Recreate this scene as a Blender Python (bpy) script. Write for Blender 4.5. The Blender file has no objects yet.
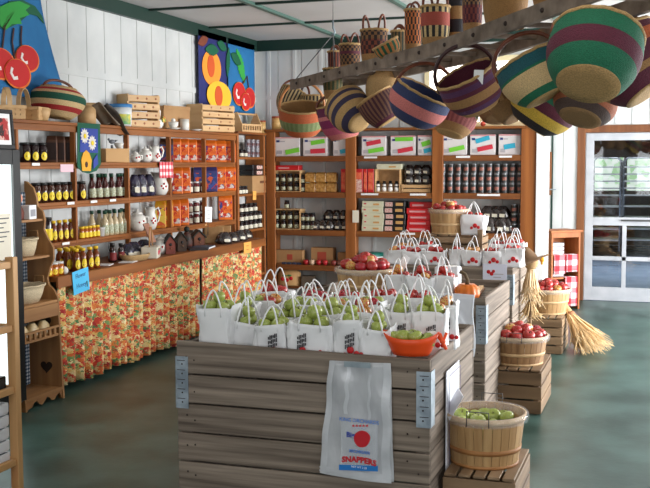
import bpy, bmesh, math, random
from math import sin, cos, pi, radians
from mathutils import Vector as V, Matrix, Quaternion
random.seed(7)
SC = bpy.context.scene
COL = SC.collection
# ------------------------------------------------------------------ camera
F, YAW, PIT, ROL, EYE = 1008.3, radians(18.725), radians(4.573), radians(-.2166), 1.7
def _basis():
    r = V((cos(YAW), sin(YAW), 0)); f = V((-sin(YAW), cos(YAW), 0)); u = V((0, 0, 1))
    f2 = f*cos(PIT) - u*sin(PIT); u2 = u*cos(PIT) + f*sin(PIT)
    return r*cos(ROL) + u2*sin(ROL), -r*sin(ROL) + u2*cos(ROL), f2
CR, CU, CF = _basis()
EY = V((0, 0, EYE))
cd = bpy.data.cameras.new('camera'); cd.sensor_width = 36; cd.lens = F/650*36; cd.clip_end = 200
cam = bpy.data.objects.new('camera', cd); COL.objects.link(cam)
M = Matrix((CR, CU, -CF)).transposed().to_4x4(); M.translation = EY; cam.matrix_world = M
SC.camera = cam
def ray(px, py): return CR*((px-325)/F) - CU*((py-244)/F) + CF
def cast(px, py, x=None, y=None, z=None):
    d = ray(px, py)
    i, v = (0, x) if x is not None else (1, y) if y is not None else (2, z)
    return EY + d*((v-EY[i])/d[i])
def proj(p):
    q = V(p) - EY; w = q.dot(CF)
    return 325 + F*q.dot(CR)/w, 244 - F*q.dot(CU)/w
def depth(p): return (V(p)-EY).dot(CF)
def solve_y(px, x, z):      # the y on the line (x, ., z) seen in image column px
    k = (px-325)/F; n = CR - CF*k
    return -(n.x*x + n.z*(z-EYE))/n.y
def solve_x(px, y, z):
    k = (px-325)/F; n = CR - CF*k
    return -(n.y*y + n.z*(z-EYE))/n.x
# ------------------------------------------------------------------ materials
def lin(c):
    return tuple((v/255/12.92 if v/255 <= .04045 else ((v/255+.055)/1.055)**2.4) for v in c) + (1,)
_M = {}
def mat(name, c, rough=.6, c2=None, scale=8, stretch=(1, 1, 1), bump=0, metal=0, trans=0, bscale=None, detail=4, spec=.4, lo=.35, hi=.65, alpha=1, sheen=0):
    if name in _M: return _M[name]
    m = bpy.data.materials.new(name); m.use_nodes = True; _M[name] = m
    nt = m.node_tree; b = nt.nodes['Principled BSDF']
    b.inputs['Base Color'].default_value = lin(c); b.inputs['Roughness'].default_value = rough
    b.inputs['Metallic'].default_value = metal; b.inputs['Transmission Weight'].default_value = trans
    b.inputs['Specular IOR Level'].default_value = spec; b.inputs['Alpha'].default_value = alpha
    if c2 or bump:
        tc = nt.nodes.new('ShaderNodeTexCoord'); mp = nt.nodes.new('ShaderNodeMapping')
        mp.inputs['Scale'].default_value = stretch
        nt.links.new(tc.outputs['Object'], mp.inputs['Vector'])
        n = nt.nodes.new('ShaderNodeTexNoise'); n.inputs['Scale'].default_value = scale; n.inputs['Detail'].default_value = detail
        nt.links.new(mp.outputs[0], n.inputs['Vector'])
        if c2:
            r = nt.nodes.new('ShaderNodeValToRGB')
            r.color_ramp.elements[0].position = lo; r.color_ramp.elements[1].position = hi
            r.color_ramp.elements[0].color = lin(c); r.color_ramp.elements[1].color = lin(c2)
            nt.links.new(n.outputs['Fac'], r.inputs['Fac']); nt.links.new(r.outputs[0], b.inputs['Base Color'])
        if bump:
            nb = n
            if bscale:
                nb = nt.nodes.new('ShaderNodeTexNoise'); nb.inputs['Scale'].default_value = bscale; nb.inputs['Detail'].default_value = 3
                nt.links.new(mp.outputs[0], nb.inputs['Vector'])
            bp = nt.nodes.new('ShaderNodeBump'); bp.inputs['Strength'].default_value = bump; bp.inputs['Distance'].default_value = .01
            nt.links.new(nb.outputs['Fac'], bp.inputs['Height']); nt.links.new(bp.outputs[0], b.inputs['Normal'])
    return m
def emis(name, c, s):
    if name in _M: return _M[name]
    m = bpy.data.materials.new(name); m.use_nodes = True; _M[name] = m
    b = m.node_tree.nodes['Principled BSDF']; b.inputs['Base Color'].default_value = lin(c)
    b.inputs['Emission Color'].default_value = lin(c); b.inputs['Emission Strength'].default_value = s
    return m
def weave(c):               # woven grass in one colour
    d = tuple(max(0, v*.78) for v in c)
    return mat('woven_%d_%d_%d' % tuple(c), d, .75, c, 170, (1, 1, 2.2), .6, bscale=150, lo=.3, hi=.6)
def wood(name, c, c2, axis='x', scale=6, rough=.55, bump=.15):
    st = {'x': (.12, 2.2, 2.2), 'y': (2.2, .12, 2.2), 'z': (2.2, 2.2, .12)}[axis]
    return mat(name, c, rough, c2, scale, st, bump, detail=6)
def cell_mat(name, cols, scale, scale3=(1, 1, 1), rough=.8, rand=1.0, base=None):   # printed cloth or foil: random flat cells of colour
    if name in _M: return _M[name]
    m = bpy.data.materials.new(name); m.use_nodes = True; _M[name] = m
    nt = m.node_tree; b = nt.nodes['Principled BSDF']; b.inputs['Roughness'].default_value = rough
    tc = nt.nodes.new('ShaderNodeTexCoord'); mp = nt.nodes.new('ShaderNodeMapping'); mp.inputs['Scale'].default_value = scale3
    nt.links.new(tc.outputs['Object'], mp.inputs['Vector'])
    nz = nt.nodes.new('ShaderNodeTexNoise'); nz.inputs['Scale'].default_value = scale*1.6
    mx = nt.nodes.new('ShaderNodeMix'); mx.data_type = 'VECTOR'; mx.inputs['Factor'].default_value = .06
    nt.links.new(mp.outputs[0], nz.inputs['Vector']); nt.links.new(mp.outputs[0], mx.inputs[4]); nt.links.new(nz.outputs['Color'], mx.inputs[5])
    v = nt.nodes.new('ShaderNodeTexVoronoi'); v.inputs['Scale'].default_value = scale; v.inputs['Randomness'].default_value = rand
    nt.links.new(mx.outputs[1], v.inputs['Vector'])
    s = nt.nodes.new('ShaderNodeSeparateColor'); nt.links.new(v.outputs['Color'], s.inputs[0])
    r = nt.nodes.new('ShaderNodeValToRGB'); r.color_ramp.interpolation = 'CONSTANT'
    els = r.color_ramp.elements
    while len(els) < len(cols): els.new(.5)
    for i, c in enumerate(cols): els[i].position = i/len(cols); els[i].color = lin(c)
    nt.links.new(s.outputs[0], r.inputs['Fac']); nt.links.new(r.outputs[0], b.inputs['Base Color'])
    return m
def checker(name, c1, c2, c3, scale):      # gingham: warp and weft stripes overlap
    if name in _M: return _M[name]
    m = bpy.data.materials.new(name); m.use_nodes = True; _M[name] = m
    nt = m.node_tree; b = nt.nodes['Principled BSDF']; b.inputs['Roughness'].default_value = .85
    tc = nt.nodes.new('ShaderNodeTexCoord'); sp = nt.nodes.new('ShaderNodeSeparateXYZ'); nt.links.new(tc.outputs['Object'], sp.inputs[0])
    outs = []
    for ax in (1, 2):
        a = nt.nodes.new('ShaderNodeMath'); a.operation = 'MULTIPLY'; a.inputs[1].default_value = scale
        nt.links.new(sp.outputs[ax], a.inputs[0])
        f = nt.nodes.new('ShaderNodeMath'); f.operation = 'FRACT'; nt.links.new(a.outputs[0], f.inputs[0])
        g = nt.nodes.new('ShaderNodeMath'); g.operation = 'GREATER_THAN'; g.inputs[1].default_value = .5; nt.links.new(f.outputs[0], g.inputs[0])
        outs.append(g)
    ad = nt.nodes.new('ShaderNodeMath'); ad.operation = 'ADD'; nt.links.new(outs[0].outputs[0], ad.inputs[0]); nt.links.new(outs[1].outputs[0], ad.inputs[1])
    dv = nt.nodes.new('ShaderNodeMath'); dv.operation = 'DIVIDE'; dv.inputs[1].default_value = 2.0; nt.links.new(ad.outputs[0], dv.inputs[0])
    r = nt.nodes.new('ShaderNodeValToRGB'); r.color_ramp.elements.new(.5)
    for e, p, c in zip(r.color_ramp.elements, (0, .5, 1), (c1, c2, c3)): e.position = p; e.color = lin(c)
    nt.links.new(dv.outputs[0], r.inputs['Fac']); nt.links.new(r.outputs[0], b.inputs['Base Color'])
    return m
# ------------------------------------------------------------------ mesh builder
class MB:
    def __init__(s): s.v = []; s.f = []; s.fm = []; s.cur = 0; s.sm = []
    def add(s, vs, fs, smooth=False, m=None):
        o = len(s.v); s.v += [V(p) for p in vs]
        for f in fs: s.f.append([i+o for i in f]); s.fm.append(s.cur if m is None else m); s.sm.append(smooth)
        return s
    def box(s, c, d, rz=0, R=None, m=None):
        R = R or Matrix.Rotation(rz, 3, 'Z'); c = V(c)
        vs = [c + R @ V((i*d[0]/2, j*d[1]/2, k*d[2]/2)) for i in (-1, 1) for j in (-1, 1) for k in (-1, 1)]
        return s.add(vs, [(0, 1, 3, 2), (4, 6, 7, 5), (0, 4, 5, 1), (2, 3, 7, 6), (0, 2, 6, 4), (1, 5, 7, 3)], m=m)
    def bb(s, x0, x1, y0, y1, z0, z1, m=None):
        return s.box(((x0+x1)/2, (y0+y1)/2, (z0+z1)/2), (x1-x0, y1-y0, z1-z0), m=m)
    def tube(s, pts, r, n=8, closed=False, flat=1, m=None, rs=None):
        pts = [V(p) for p in pts]; N = len(pts); vs = []; fs = []; up = None
        for i, p in enumerate(pts):
            a = pts[(i-1) % N] if closed or i > 0 else p; b = pts[(i+1) % N] if closed or i < N-1 else p
            t = (b-a).normalized()
            if up is None: up = V((0, 0, 1)) if abs(t.z) < .9 else V((1, 0, 0))
            sd = t.cross(up).normalized(); up = sd.cross(t).normalized()
            rr = rs[i] if rs else r
            for k in range(n):
                an = 2*pi*k/n; vs.append(p + sd*cos(an)*rr + up*sin(an)*rr*flat)
        for i in range(N if closed else N-1):
            j = (i+1) % N
            for k in range(n): l = (k+1) % n; fs.append((i*n+k, i*n+l, j*n+l, j*n+k))
        if not closed: fs += [tuple(range(n))[::-1], tuple((N-1)*n+k for k in range(n))]
        return s.add(vs, fs, True, m)
    def cyl(s, p0, p1, r, n=12, m=None): return s.tube([p0, p1], r, n, m=m)
    def lathe(s, prof, n=20, c=(0, 0, 0), mats=None, ex=1, ey=1, caps=True, smooth=True, wob=None):
        c = V(c); vs = []; o = len(s.v); K = len(prof)
        for i, (r, z) in enumerate(prof):
            for k in range(n):
                a = 2*pi*k/n; q = r*(wob(a, i) if wob else 1)
                vs.append(c + V((q*cos(a)*ex, q*sin(a)*ey, z)))
        s.v += vs
        for i in range(K-1):
            for k in range(n):
                l = (k+1) % n
                s.f.append([o+i*n+k, o+i*n+l, o+(i+1)*n+l, o+(i+1)*n+k]); s.sm.append(smooth)
                s.fm.append(mats(i, k) if mats else s.cur)
        if caps:
            for i, rev in ((0, True), (K-1, False)):
                if prof[i][0] > 1e-4:
                    f = [o+i*n+k for k in range(n)]; s.f.append(f[::-1] if rev else f); s.sm.append(False)
                    s.fm.append(mats(0 if rev else K-2, 0) if mats else s.cur)
        return s
    def ball(s, c, r, n=12, sc=(1, 1, 1), m=None):
        K = max(6, n*2//3); old = s.cur
        if m is not None: s.cur = m
        i0 = len(s.v)
        s.lathe([(r*max(1e-5, sin(pi*i/K)), -r*cos(pi*i/K)) for i in range(K+1)], n, (0, 0, 0), caps=False)
        for i in range(i0, len(s.v)): p = s.v[i]; s.v[i] = V((p.x*sc[0], p.y*sc[1], p.z*sc[2])) + V(c)
        s.cur = old; return s
    def poly(s, pts, th, m=None):   # planar outline given in 3-D, extruded by vector th
        th = V(th); n = len(pts); a = [V(p) for p in pts]; b = [p+th for p in a]
        return s.add(a+b, [tuple(range(n))[::-1], tuple(range(n, 2*n))] + [(i, (i+1) % n, n+(i+1) % n, n+i) for i in range(n)], m=m)
    def grid(s, fn, nu, nv, smooth=True, m=None):
        vs = [fn(i/nu, j/nv) for j in range(nv+1) for i in range(nu+1)]
        return s.add(vs, [(j*(nu+1)+i, j*(nu+1)+i+1, (j+1)*(nu+1)+i+1, (j+1)*(nu+1)+i) for j in range(nv) for i in range(nu)], smooth, m)
    def move(s, d, R=None):
        d = V(d); s.v = [(R @ p if R else p)+d for p in s.v]; return s
    def mesh(s, name, mats, bevel=0, org=None, solid=0):
        me = bpy.data.meshes.new(name); o = V(org) if org is not None else V((0, 0, 0))
        me.from_pydata([p-o for p in s.v], [], s.f)
        for m in (mats if isinstance(mats, (list, tuple)) else [mats]): me.materials.append(m)
        me.polygons.foreach_set('material_index', s.fm); me.polygons.foreach_set('use_smooth', s.sm)
        bm = bmesh.new(); bm.from_mesh(me)
        bmesh.ops.recalc_face_normals(bm, faces=bm.faces)
        if solid:
            bmesh.ops.solidify(bm, geom=list(bm.faces), thickness=solid)
        if bevel:
            es = [e for e in bm.edges if len(e.link_faces) == 2 and e.calc_face_angle(0) > 1.0]
            bmesh.ops.bevel(bm, geom=es, offset=bevel, segments=1, affect='EDGES')
        bm.to_mesh(me); bm.free(); me.update()
        return me
def obj(name, me, parent=None, loc=(0, 0, 0), rot=None, scale=None):
    o = bpy.data.objects.new(name, me); COL.objects.link(o)
    if parent is not None: o.parent = parent
    o.location = loc
    if rot is not None:
        if isinstance(rot, Quaternion): o.rotation_mode = 'QUATERNION'; o.rotation_quaternion = rot
        else: o.rotation_euler = rot
    if scale is not None: o.scale = scale if hasattr(scale, '__len__') else (scale,)*3
    return o
LABELS = {}
def tag(o, label, cat, group=None):
    o['label'] = label; o['category'] = cat
    if group: o['group'] = group
    LABELS.setdefault(label, []).append(o.name)
    return o
def thing(name, label, cat, loc=(0, 0, 0), rot=(0, 0, 0), group=None, scale=None):
    return tag(obj(name, None, None, loc, rot, scale), label, cat, group)
def single(name, me, label, cat, loc=(0, 0, 0), rot=(0, 0, 0), group=None, scale=None):
    return tag(obj(name, me, None, loc, rot, scale), label, cat, group)
def struct(name, mb, m, bevel=0, parent=None):
    o = obj(name, mb.mesh(name, m, bevel), parent)
    if parent is None: o['kind'] = 'structure'
    return o
ORDS = ['first', 'second', 'third', 'fourth', 'fifth', 'sixth', 'seventh', 'eighth', 'ninth', 'tenth', 'eleventh', 'twelfth', 'thirteenth', 'fourteenth', 'fifteenth', 'sixteenth', 'seventeenth', 'eighteenth', 'nineteenth', 'twentieth']
def nth(i, n):
    if n == 1: return ''
    if i == 0: return 'leftmost'
    if i == n-1: return 'rightmost'
    return ORDS[i] + ' from left'
def parts(root, plist):     # plist: (part name, mesh[, index of the parent part])
    made = []
    for p in plist:
        made.append(obj(p[0], p[1], made[p[2]] if len(p) > 2 else root))
    return made
def text_mb(body, size, cx=0, cy=0, bend=0, bold=0):
    cu = bpy.data.curves.new('t', 'FONT'); cu.body = body; cu.size = size; cu.align_x = 'CENTER'; cu.align_y = 'CENTER'; cu.extrude = .0006
    cu.offset = bold; cu.resolution_u = 2
    ob = bpy.data.objects.new('t', cu); COL.objects.link(ob)
    dg = bpy.context.evaluated_depsgraph_get(); me = bpy.data.meshes.new_from_object(ob.evaluated_get(dg))
    mb = MB(); vs = []
    for v in me.vertices:
        x, y, z = v.co
        vs.append(V((cx+x, cy+y-bend*x*x, z)))
    mb.add(vs, [list(p.vertices) for p in me.polygons])
    bpy.data.objects.remove(ob); bpy.data.curves.remove(cu); bpy.data.meshes.remove(me)
    return mb
def join(*mbs):
    o = MB()
    for b in mbs: o.add(b.v, b.f); 
    return o
def frame3(mb, org, ux, uy, un):   # flat artwork (x, y, z) into the plane org + x*ux + y*uy + z*un
    org, ux, uy, un = V(org), V(ux), V(uy), V(un)
    mb.v = [org + ux*p.x + uy*p.y + un*p.z for p in mb.v]; return mb
# palette
WHITE = mat('white_painted_board', (207, 208, 206), .5, (194, 196, 195), 3)
GREEN = mat('dark_green_paint', (22, 50, 42), .45)
PINE = wood('pine_shelf_board', (150, 90, 40), (116, 65, 26), 'y')
PINEX = wood('pine_shelf_board_across', (138, 82, 36), (108, 60, 25), 'x')
PINEZ = wood('pine_post', (160, 96, 44), (132, 74, 30), 'z')
PALE = wood('pale_crate_wood', (214, 176, 128), (196, 154, 104), 'y')
PALEX = wood('pale_crate_wood_across', (210, 172, 124), (192, 150, 102), 'x')
CARD = mat('brown_cardboard', (176, 136, 92), .8, (164, 122, 80), 5)
PAPER = mat('white_paper', (236, 236, 236), .7)
BLACK = mat('black_plastic', (20, 20, 22), .35)
CERAM = mat('white_ceramic', (226, 222, 214), .2)
METAL = mat('galvanised_metal', (160, 172, 178), .45, (130, 142, 148), 14, metal=.5)
CHROME = mat('chrome_tube', (180, 184, 190), .25, metal=.9)
WIRE = mat('thin_wire', (90, 90, 90), .4, metal=.7)
RED = mat('cherry_red_print', (190, 24, 30), .5)
YEL = mat('yellow_label', (238, 206, 40), .5)
# ------------------------------------------------------------------ the setting
XL, XS, YB, YS = -4.75, -4.5, 11.4, 11.1
XR, YF, YD, XE, ZC = 2.6, -2.5, 12.75, -1.25, 3.17
# floor
fm = mat('worn_green_concrete', (34, 58, 51), .34, (74, 102, 95), 2.6, detail=12, bump=.06, bscale=30, spec=.35, lo=.3, hi=.75)
struct('floor', MB().bb(XL-.1, XR+.1, YF-.1, YD, -.1, 0), fm)
struct('ceiling', MB().bb(XL-.1, XR+.1, YF-.1, YD+.1, ZC, ZC+.08), mat('ceiling_panel', (196, 193, 191), .8, (186, 184, 182), 1.2))
def boards(mb, axis, a0, a1, at, z0, z1, nrm, w=.3, gap=.008, skip=()):
    a = a0
    while a < a1-.01:
        b = min(a+w, a1)
        lo, hi = a+gap/2, b-gap/2
        segs = [(z0, z1)]
        for (s0, s1, t0, t1) in skip:
            if hi > s0 and lo < s1:
                segs = [q for (p0, p1) in segs for q in ((p0, min(p1, t0)), (max(p0, t1), p1)) if q[1]-q[0] > .01]
        for p0, p1 in segs:
            if axis == 'y': mb.bb(min(at, at+nrm*.015), max(at, at+nrm*.015), lo, hi, p0, p1)
            else: mb.bb(lo, hi, min(at, at+nrm*.015), max(at, at+nrm*.015), p0, p1)
        a = b
# left wall: backing sheet and tongue-and-groove boards
mb = MB(); mb.bb(XL-.12, XL-.012, YF-.1, YB+.12, 0, ZC)
boards(mb, 'y', YF, YB, XL-.012, 0, ZC, 1, .29)
mb.bb(XL, XL+.014, YF, YB, 2.445, 2.50)
struct('wall_left', mb, WHITE)
# back wall behind the shelves, with a clerestory window opening above the right-hand shelves
W0, W1, WZ0, WZ1 = -2.62, -1.36, 2.13, 2.86
mb = MB()
for x0, x1, z0, z1 in ((XL-.1, W0, 0, ZC), (W1, XE, 0, ZC), (W0, W1, 0, WZ0), (W0, W1, WZ1, ZC)): mb.bb(x0, x1, YB+.012, YB+.12, z0, z1)
boards(mb, 'x', XL, XE, YB+.012, 0, ZC, -1, .3, skip=[(W0, W1, WZ0, WZ1)])
for k in range(7):
    x = XL+.18+k*.33
    if x < W0-.05: mb.bb(x-.02, x+.02, YB-.012, YB, 0, 3.05)
mb.bb(XL, W0-.06, YB-.013, YB, 2.465, 2.515)
struct('wall_back', mb, WHITE)
# return wall and door wall
XQ = -1.62
struct('wall_return', MB().bb(XQ-.1, XQ, YB+.12, YD+.1, 0, ZC), WHITE)
DX0, DX1, DZ = -.953, -.053, 2.06
mb = MB()
for x0, x1, z0, z1 in ((XQ-.1, DX0, 0, ZC), (DX1, XR+.1, 0, ZC), (DX0, DX1, DZ, ZC)): mb.bb(x0, x1, YD+.012, YD+.12, z0, z1)
boards(mb, 'x', XQ, XR, YD+.012, 0, ZC, -1, .2, skip=[(DX0, DX1, -1, DZ)])
struct('wall_door_side', mb, WHITE)
# right wall and front wall with the openings that let the daylight in
ROPEN = [(.6, 3.2, .8, 2.5), (4.0, 6.6, .8, 2.5), (7.4, 11.4, 0.05, 2.5)]
mb = MB(); a = YF
for (y0, y1, z0, z1) in ROPEN:
    mb.bb(XR, XR+.12, a, y0, 0, ZC); mb.bb(XR, XR+.12, y0, y1, 0, z0); mb.bb(XR, XR+.12, y0, y1, z1, ZC); a = y1
mb.bb(XR, XR+.12, a, YD+.12, 0, ZC)
struct('wall_right', mb, WHITE)
FOPEN = [(-4.0, -1.6, .8, 2.5), (-.8, 1.6, .8, 2.5)]
mb = MB(); a = XL-.1
for (x0, x1, z0, z1) in FOPEN:
    mb.bb(a, x0, YF-.12, YF, 0, ZC); mb.bb(x0, x1, YF-.12, YF, 0, z0); mb.bb(x0, x1, YF-.12, YF, z1, ZC); a = x1
mb.bb(a, XR+.1, YF-.12, YF, 0, ZC)
struct('wall_front', mb, WHITE)
n = 1
for (y0, y1, z0, z1) in ROPEN:
    mb = MB()
    for yy in (y0, (y0+y1)/2, y1): mb.bb(XR-.02, XR+.1, yy-.04, yy+.04, z0, z1)
    for zz in (z0, z1): mb.bb(XR-.02, XR+.1, y0, y1, zz-.04, zz+.04)
    struct('window_%d' % n, mb, WHITE); n += 1
for (x0, x1, z0, z1) in FOPEN:
    mb = MB()
    for xx in (x0, (x0+x1)/2, x1): mb.bb(xx-.04, xx+.04, YF-.1, YF+.02, z0, z1)
    for zz in (z0, z1): mb.bb(x0, x1, YF-.1, YF+.02, zz-.04, zz+.04)
    struct('window_%d' % n, mb, WHITE); n += 1
# the bright clerestory window above the back shelves: milky lit pane in a cream frame
mb = MB(); mb.bb(W0, W1, YB+.06, YB+.07, WZ0, WZ1)
wf = MB()
for xx in (W0, (W0+W1)/2, W1): wf.bb(xx-.03, xx+.03, YB-.02, YB+.06, WZ0, WZ1)
for zz in (WZ0, WZ1): wf.bb(W0-.03, W1+.03, YB-.03, YB+.06, zz-.03, zz+.03)
w = struct('window_%d' % n, wf, mat('cream_painted_sill', (232, 218, 176), .5))
obj('pane', mb.mesh('pane', emis('lit_milky_glass', (255, 252, 246), 5)), w)
# dark green beams
mb = MB(); mb.bb(XL, XL+.05, YF, YB, 3.045, ZC); struct('trim_1', mb, GREEN)
mb = MB(); mb.bb(XL+.05, XE, YB-.05, YB, 3.045, ZC); struct('trim_2', mb, GREEN)
k = 3
for y in (7.35, 8.69, 10.02):
    struct('trim_%d' % k, MB().bb(XL+.05, XR, y-.02, y+.02, ZC-.02, ZC+.01), GREEN); k += 1
for x, w_ in ((-3.63, .05), (-2.36, .05), (-1.1, .05), (.1, .05)):
    struct('trim_%d' % k, MB().bb(x-w_/2, x+w_/2, YF, YB-.05, ZC-.03, ZC-.001), mat('grey_green_beam', (70, 98, 88), .5)); k += 1
# shelf-end post and the wall end
struct('trim_%d' % k, MB().bb(-1.345, -1.255, 11.08, YB, 0, 2.09), mat('white_gloss_post', (232, 230, 228), .4), .004); k += 1
# door casing
BROWN = wood('brown_door_casing', (124, 76, 42), (98, 56, 30), 'z')
mb = MB(); mb.bb(DX0-.095, DX0, YD-.03, YD, 0, DZ+.09); mb.bb(DX1, DX1+.095, YD-.03, YD, 0, DZ+.09); mb.bb(DX0, DX1, YD-.03, YD, DZ, DZ+.09)
struct('trim_%d' % k, mb, BROWN, .003); k += 1
# white screen door with glass lights
DW = mat('white_door_paint', (184, 186, 191), .45, (168, 171, 177), 5)
mb = MB(); y0, y1 = YD+.01, YD+.05
gx0, gx1 = DX0+.1, DX1-.1
mb.bb(DX0+.004, gx0, y0, y1, .005, DZ-.005); mb.bb(gx1, DX1-.004, y0, y1, .005, DZ-.005)
for z0, z1 in ((.005, .17), (.50, .55), (.93, 1.03), (1.965, DZ-.005)): mb.bb(gx0, gx1, y0, y1, z0, z1)
mb.bb(-.505, -.455, y0, y1, .17, .93)
d = struct('door_1', mb, DW, .003)
gl = mat('door_glass', (235, 240, 242), .02, trans=1, spec=.5)
obj('glazing', MB().bb(gx0, gx1, y0+.018, y0+.022, .17, 1.965).mesh('glazing', gl), d)
obj('push_bar', MB().bb(-.52, gx1, y0-.03, y0-.01, .985, 1.005).mesh('push_bar', WIRE), d)
# narrow green-edged shutter leaf folded against the door wall
s = struct('door_2', MB().bb(-1.47, -1.345, YD-.045, YD-.02, .5, 2.2), WHITE)
obj('edge_strip', MB().bb(-1.357, -1.337, YD-.055, YD-.015, .5, 2.2).mesh('e', GREEN), s)
obj('stop_board', MB().bb(-1.42, -1.35, YD-.075, YD-.046, 1.30, 1.83).mesh('b', BROWN), s)
obj('handle', MB().tube([(-1.36, YD-.075, 1.37), (-1.36, YD-.11, 1.37), (-1.29, YD-.11, 1.37)], .008).mesh('h', METAL), s)
# the kitchen beyond the door
KY = 21.5
kf = mat('blue_grey_kitchen_floor', (136, 150, 170), .22, (118, 132, 152), 3)
struct('floor_kitchen', MB().bb(-3.2, 2.4, YD, KY, -.1, -.001), kf)
KW = wood('kitchen_board_wall', (96, 66, 46), (72, 48, 34), 'z')
struct('ceiling_kitchen', MB().bb(-3.2, 2.4, YD+.12, KY, 2.6, 2.66), KW)
struct('wall_kitchen_left', MB().bb(-3.3, -3.2, YD+.12, KY, 0, 2.6), KW)
struct('wall_kitchen_right', MB().bb(2.4, 2.5, YD+.12, KY, 0, 2.6), KW)
KX0, KX1, KZ0, KZ1 = cast(589, 190, y=KY).x, cast(662, 190, y=KY).x, cast(620, 192, y=KY).z, cast(620, 156, y=KY).z
mb = MB()
for x0, x1, z0, z1 in ((-3.2, KX0, 0, 2.6), (KX1, 2.4, 0, 2.6), (KX0, KX1, 0, KZ0), (KX0, KX1, KZ1, 2.6)): mb.bb(x0, x1, KY, KY+.1, z0, z1)
struct('wall_kitchen_back', mb, KW)
fol = cell_mat('sunlit_foliage_outside', [(236, 246, 236), (196, 224, 190), (222, 240, 220), (170, 206, 160), (244, 250, 244)], 9)
b_ = fol.node_tree.nodes['Principled BSDF']; rr = [q for q in fol.node_tree.nodes if q.type == 'VALTORGB'][0]
fol.node_tree.links.new(rr.outputs[0], b_.inputs['Emission Color']); b_.inputs['Emission Strength'].default_value = .9
wf = MB()
for xx in (KX0, (KX0+KX1)/2, KX1): wf.bb(xx-.03, xx+.03, KY-.03, KY+.05, KZ0, KZ1)
for zz in (KZ0, KZ1): wf.bb(KX0-.03, KX1+.03, KY-.03, KY+.05, zz-.03, zz+.03)
w = struct('window_9', wf, KW)
obj('pane', MB().bb(KX0, KX1, KY+.05, KY+.06, KZ0, KZ1).mesh('p', fol), w)
t = thing('added_ceiling_lamp', 'added fill lamp on the kitchen ceiling, unseen beyond the white door', 'lamp', (-.5, 16.27, 2.56)); obj('housing', MB().bb(-.5, .5, -.07, .07, 0, .04).mesh('h', WHITE), t)  # added housing for the fill light that brightens the kitchen
# two tall bakery racks
def rack(px0, px1, Y, label, zt):
    x0 = solve_x(px0, Y, 1); x1 = solve_x(px1, Y, 1); D = .62
    t = thing('bakery_rack', label, 'bakery rack', ((x0+x1)/2, Y, 0), group='racks in the kitchen'); w2 = (x1-x0)/2
    fr = MB()
    for yy in (0, D):
        fr.tube([(-w2, yy, .1), (-w2, yy, zt-.06), (-w2+.06, yy, zt), (w2-.06, yy, zt), (w2, yy, zt-.06), (w2, yy, .1)], .016, 8)
    for sx in (-1, 1):
        fr.cyl((sx*w2, 0, .16), (sx*w2, D, .16), .014, 8)
    obj('frame', fr.mesh('frame', CHROME), t)
    z = .3
    while z < zt-.1:
        a = MB(); a.bb(-w2, w2, .0, D, z, z+.012); a.bb(-w2, w2, -.004, .004, z, z+.028)
        obj('tray', a.mesh('tray', mat('tray_metal', (170, 172, 176), .35, metal=.8)), t); z += .125 if z > .9 else .2
    for sx in (-1, 1):
        for yy in (.02, D-.02):
            w = MB(); w.cyl((sx*w2-.012, yy, .05), (sx*w2+.012, yy, .05), .05, 14); w.bb(sx*w2-.02, sx*w2+.02, yy-.02, yy+.02, .05, .12)
            obj('caster', w.mesh('caster', BLACK), t)
rack(591, 620, 18.6, 'tall chrome bakery rack behind the left glass of the white door', 1.78)
rack(623, 652, 18.8, 'chrome bakery rack with more trays, right one behind the white door', 1.78)
# ------------------------------------------------------------------ shelving
SZ = (1.715, 1.405, 1.09)                     # left wall shelf tops; the board over them tops out at 2.03
def board(nm, root, x0, x1, y0, y1, z0, z1, m, org):
    return obj(nm, MB().bb(x0, x1, y0, y1, z0, z1).mesh(nm, m, .003, org), root)
o = V((XS, 6.2, 0)); t = thing('wall_shelf', 'long stained pine wall shelf of jars and orange bags above the curtained counter', 'shelf', o)
for yy in (6.29, 7.05, 7.895, 8.692, 9.467, 10.205):
    board('upright', t, XS-.045, XS, yy-.013, yy+.013, .88, 2.005, PINEZ, o)
for z in SZ: board('shelf', t, XL+.02, XS-.002, 6.28, 10.215, z-.026, z, PINE, o)
board('top', t, XL+.02, XS+.02, 6.2, 10.25, 2.005, 2.03, PINE, o)
board('front_rail', t, XS-.012, XS+.006, 6.2, 10.23, 1.955, 2.005, PINE, o)
for z in SZ: board('front_rail', t, XS-.012, XS+.004, 6.28, 10.215, z-.05, z-.026, PINE, o)
o = V((XS, 10.6, 0)); t = thing('corner_shelf', 'narrow stained shelf unit of jars and cans in the far left corner', 'shelf', o)
for yy in (10.29, 11.06): board('upright', t, XL+.02, XS+.005, yy-.02, yy+.02, 0, 2.03, PINEZ, o)
for z in (.42, .95, 1.36, 1.775): board('shelf', t, XL+.02, XS, 10.31, 11.04, z-.028, z, PINE, o)
board('top', t, XL+.02, XS+.02, 10.252, 11.09, 2.031, 2.056, PINE, o)
BZ = (.51, .92, 1.365, 1.785)
BPX = (270.5, 350.5, 437.5, 529)
bx = [solve_x(p, YS, 1.6) for p in BPX]
o = V((-2.9, YS, 0)); t = thing('back_shelf', 'wide stained pine shelf along the back wall stacked with boxes and cans', 'shelf', o)
for i, x in enumerate(bx):
    hw = (.055, .062, .062, .088)[i]
    board('upright', t, x-hw, x+hw, YS, YS+.03, 0, 2.07, PINEZ, o)
    board('side_panel', t, x-.012, x+.012, YS+.03, YB-.02, 0, 2.07, PINEZ, o)
for i in range(3):
    for z in BZ: board('shelf', t, bx[i]+.013, bx[i+1]-.013, YS+.031, YB-.02, z-.03, z, PINEX, o)
    for z in BZ: board('front_rail', t, bx[i]+.065, bx[i+1]-.065, YS+.005, YS+.03, z-.065, z-.002, PINEX, o)
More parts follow.
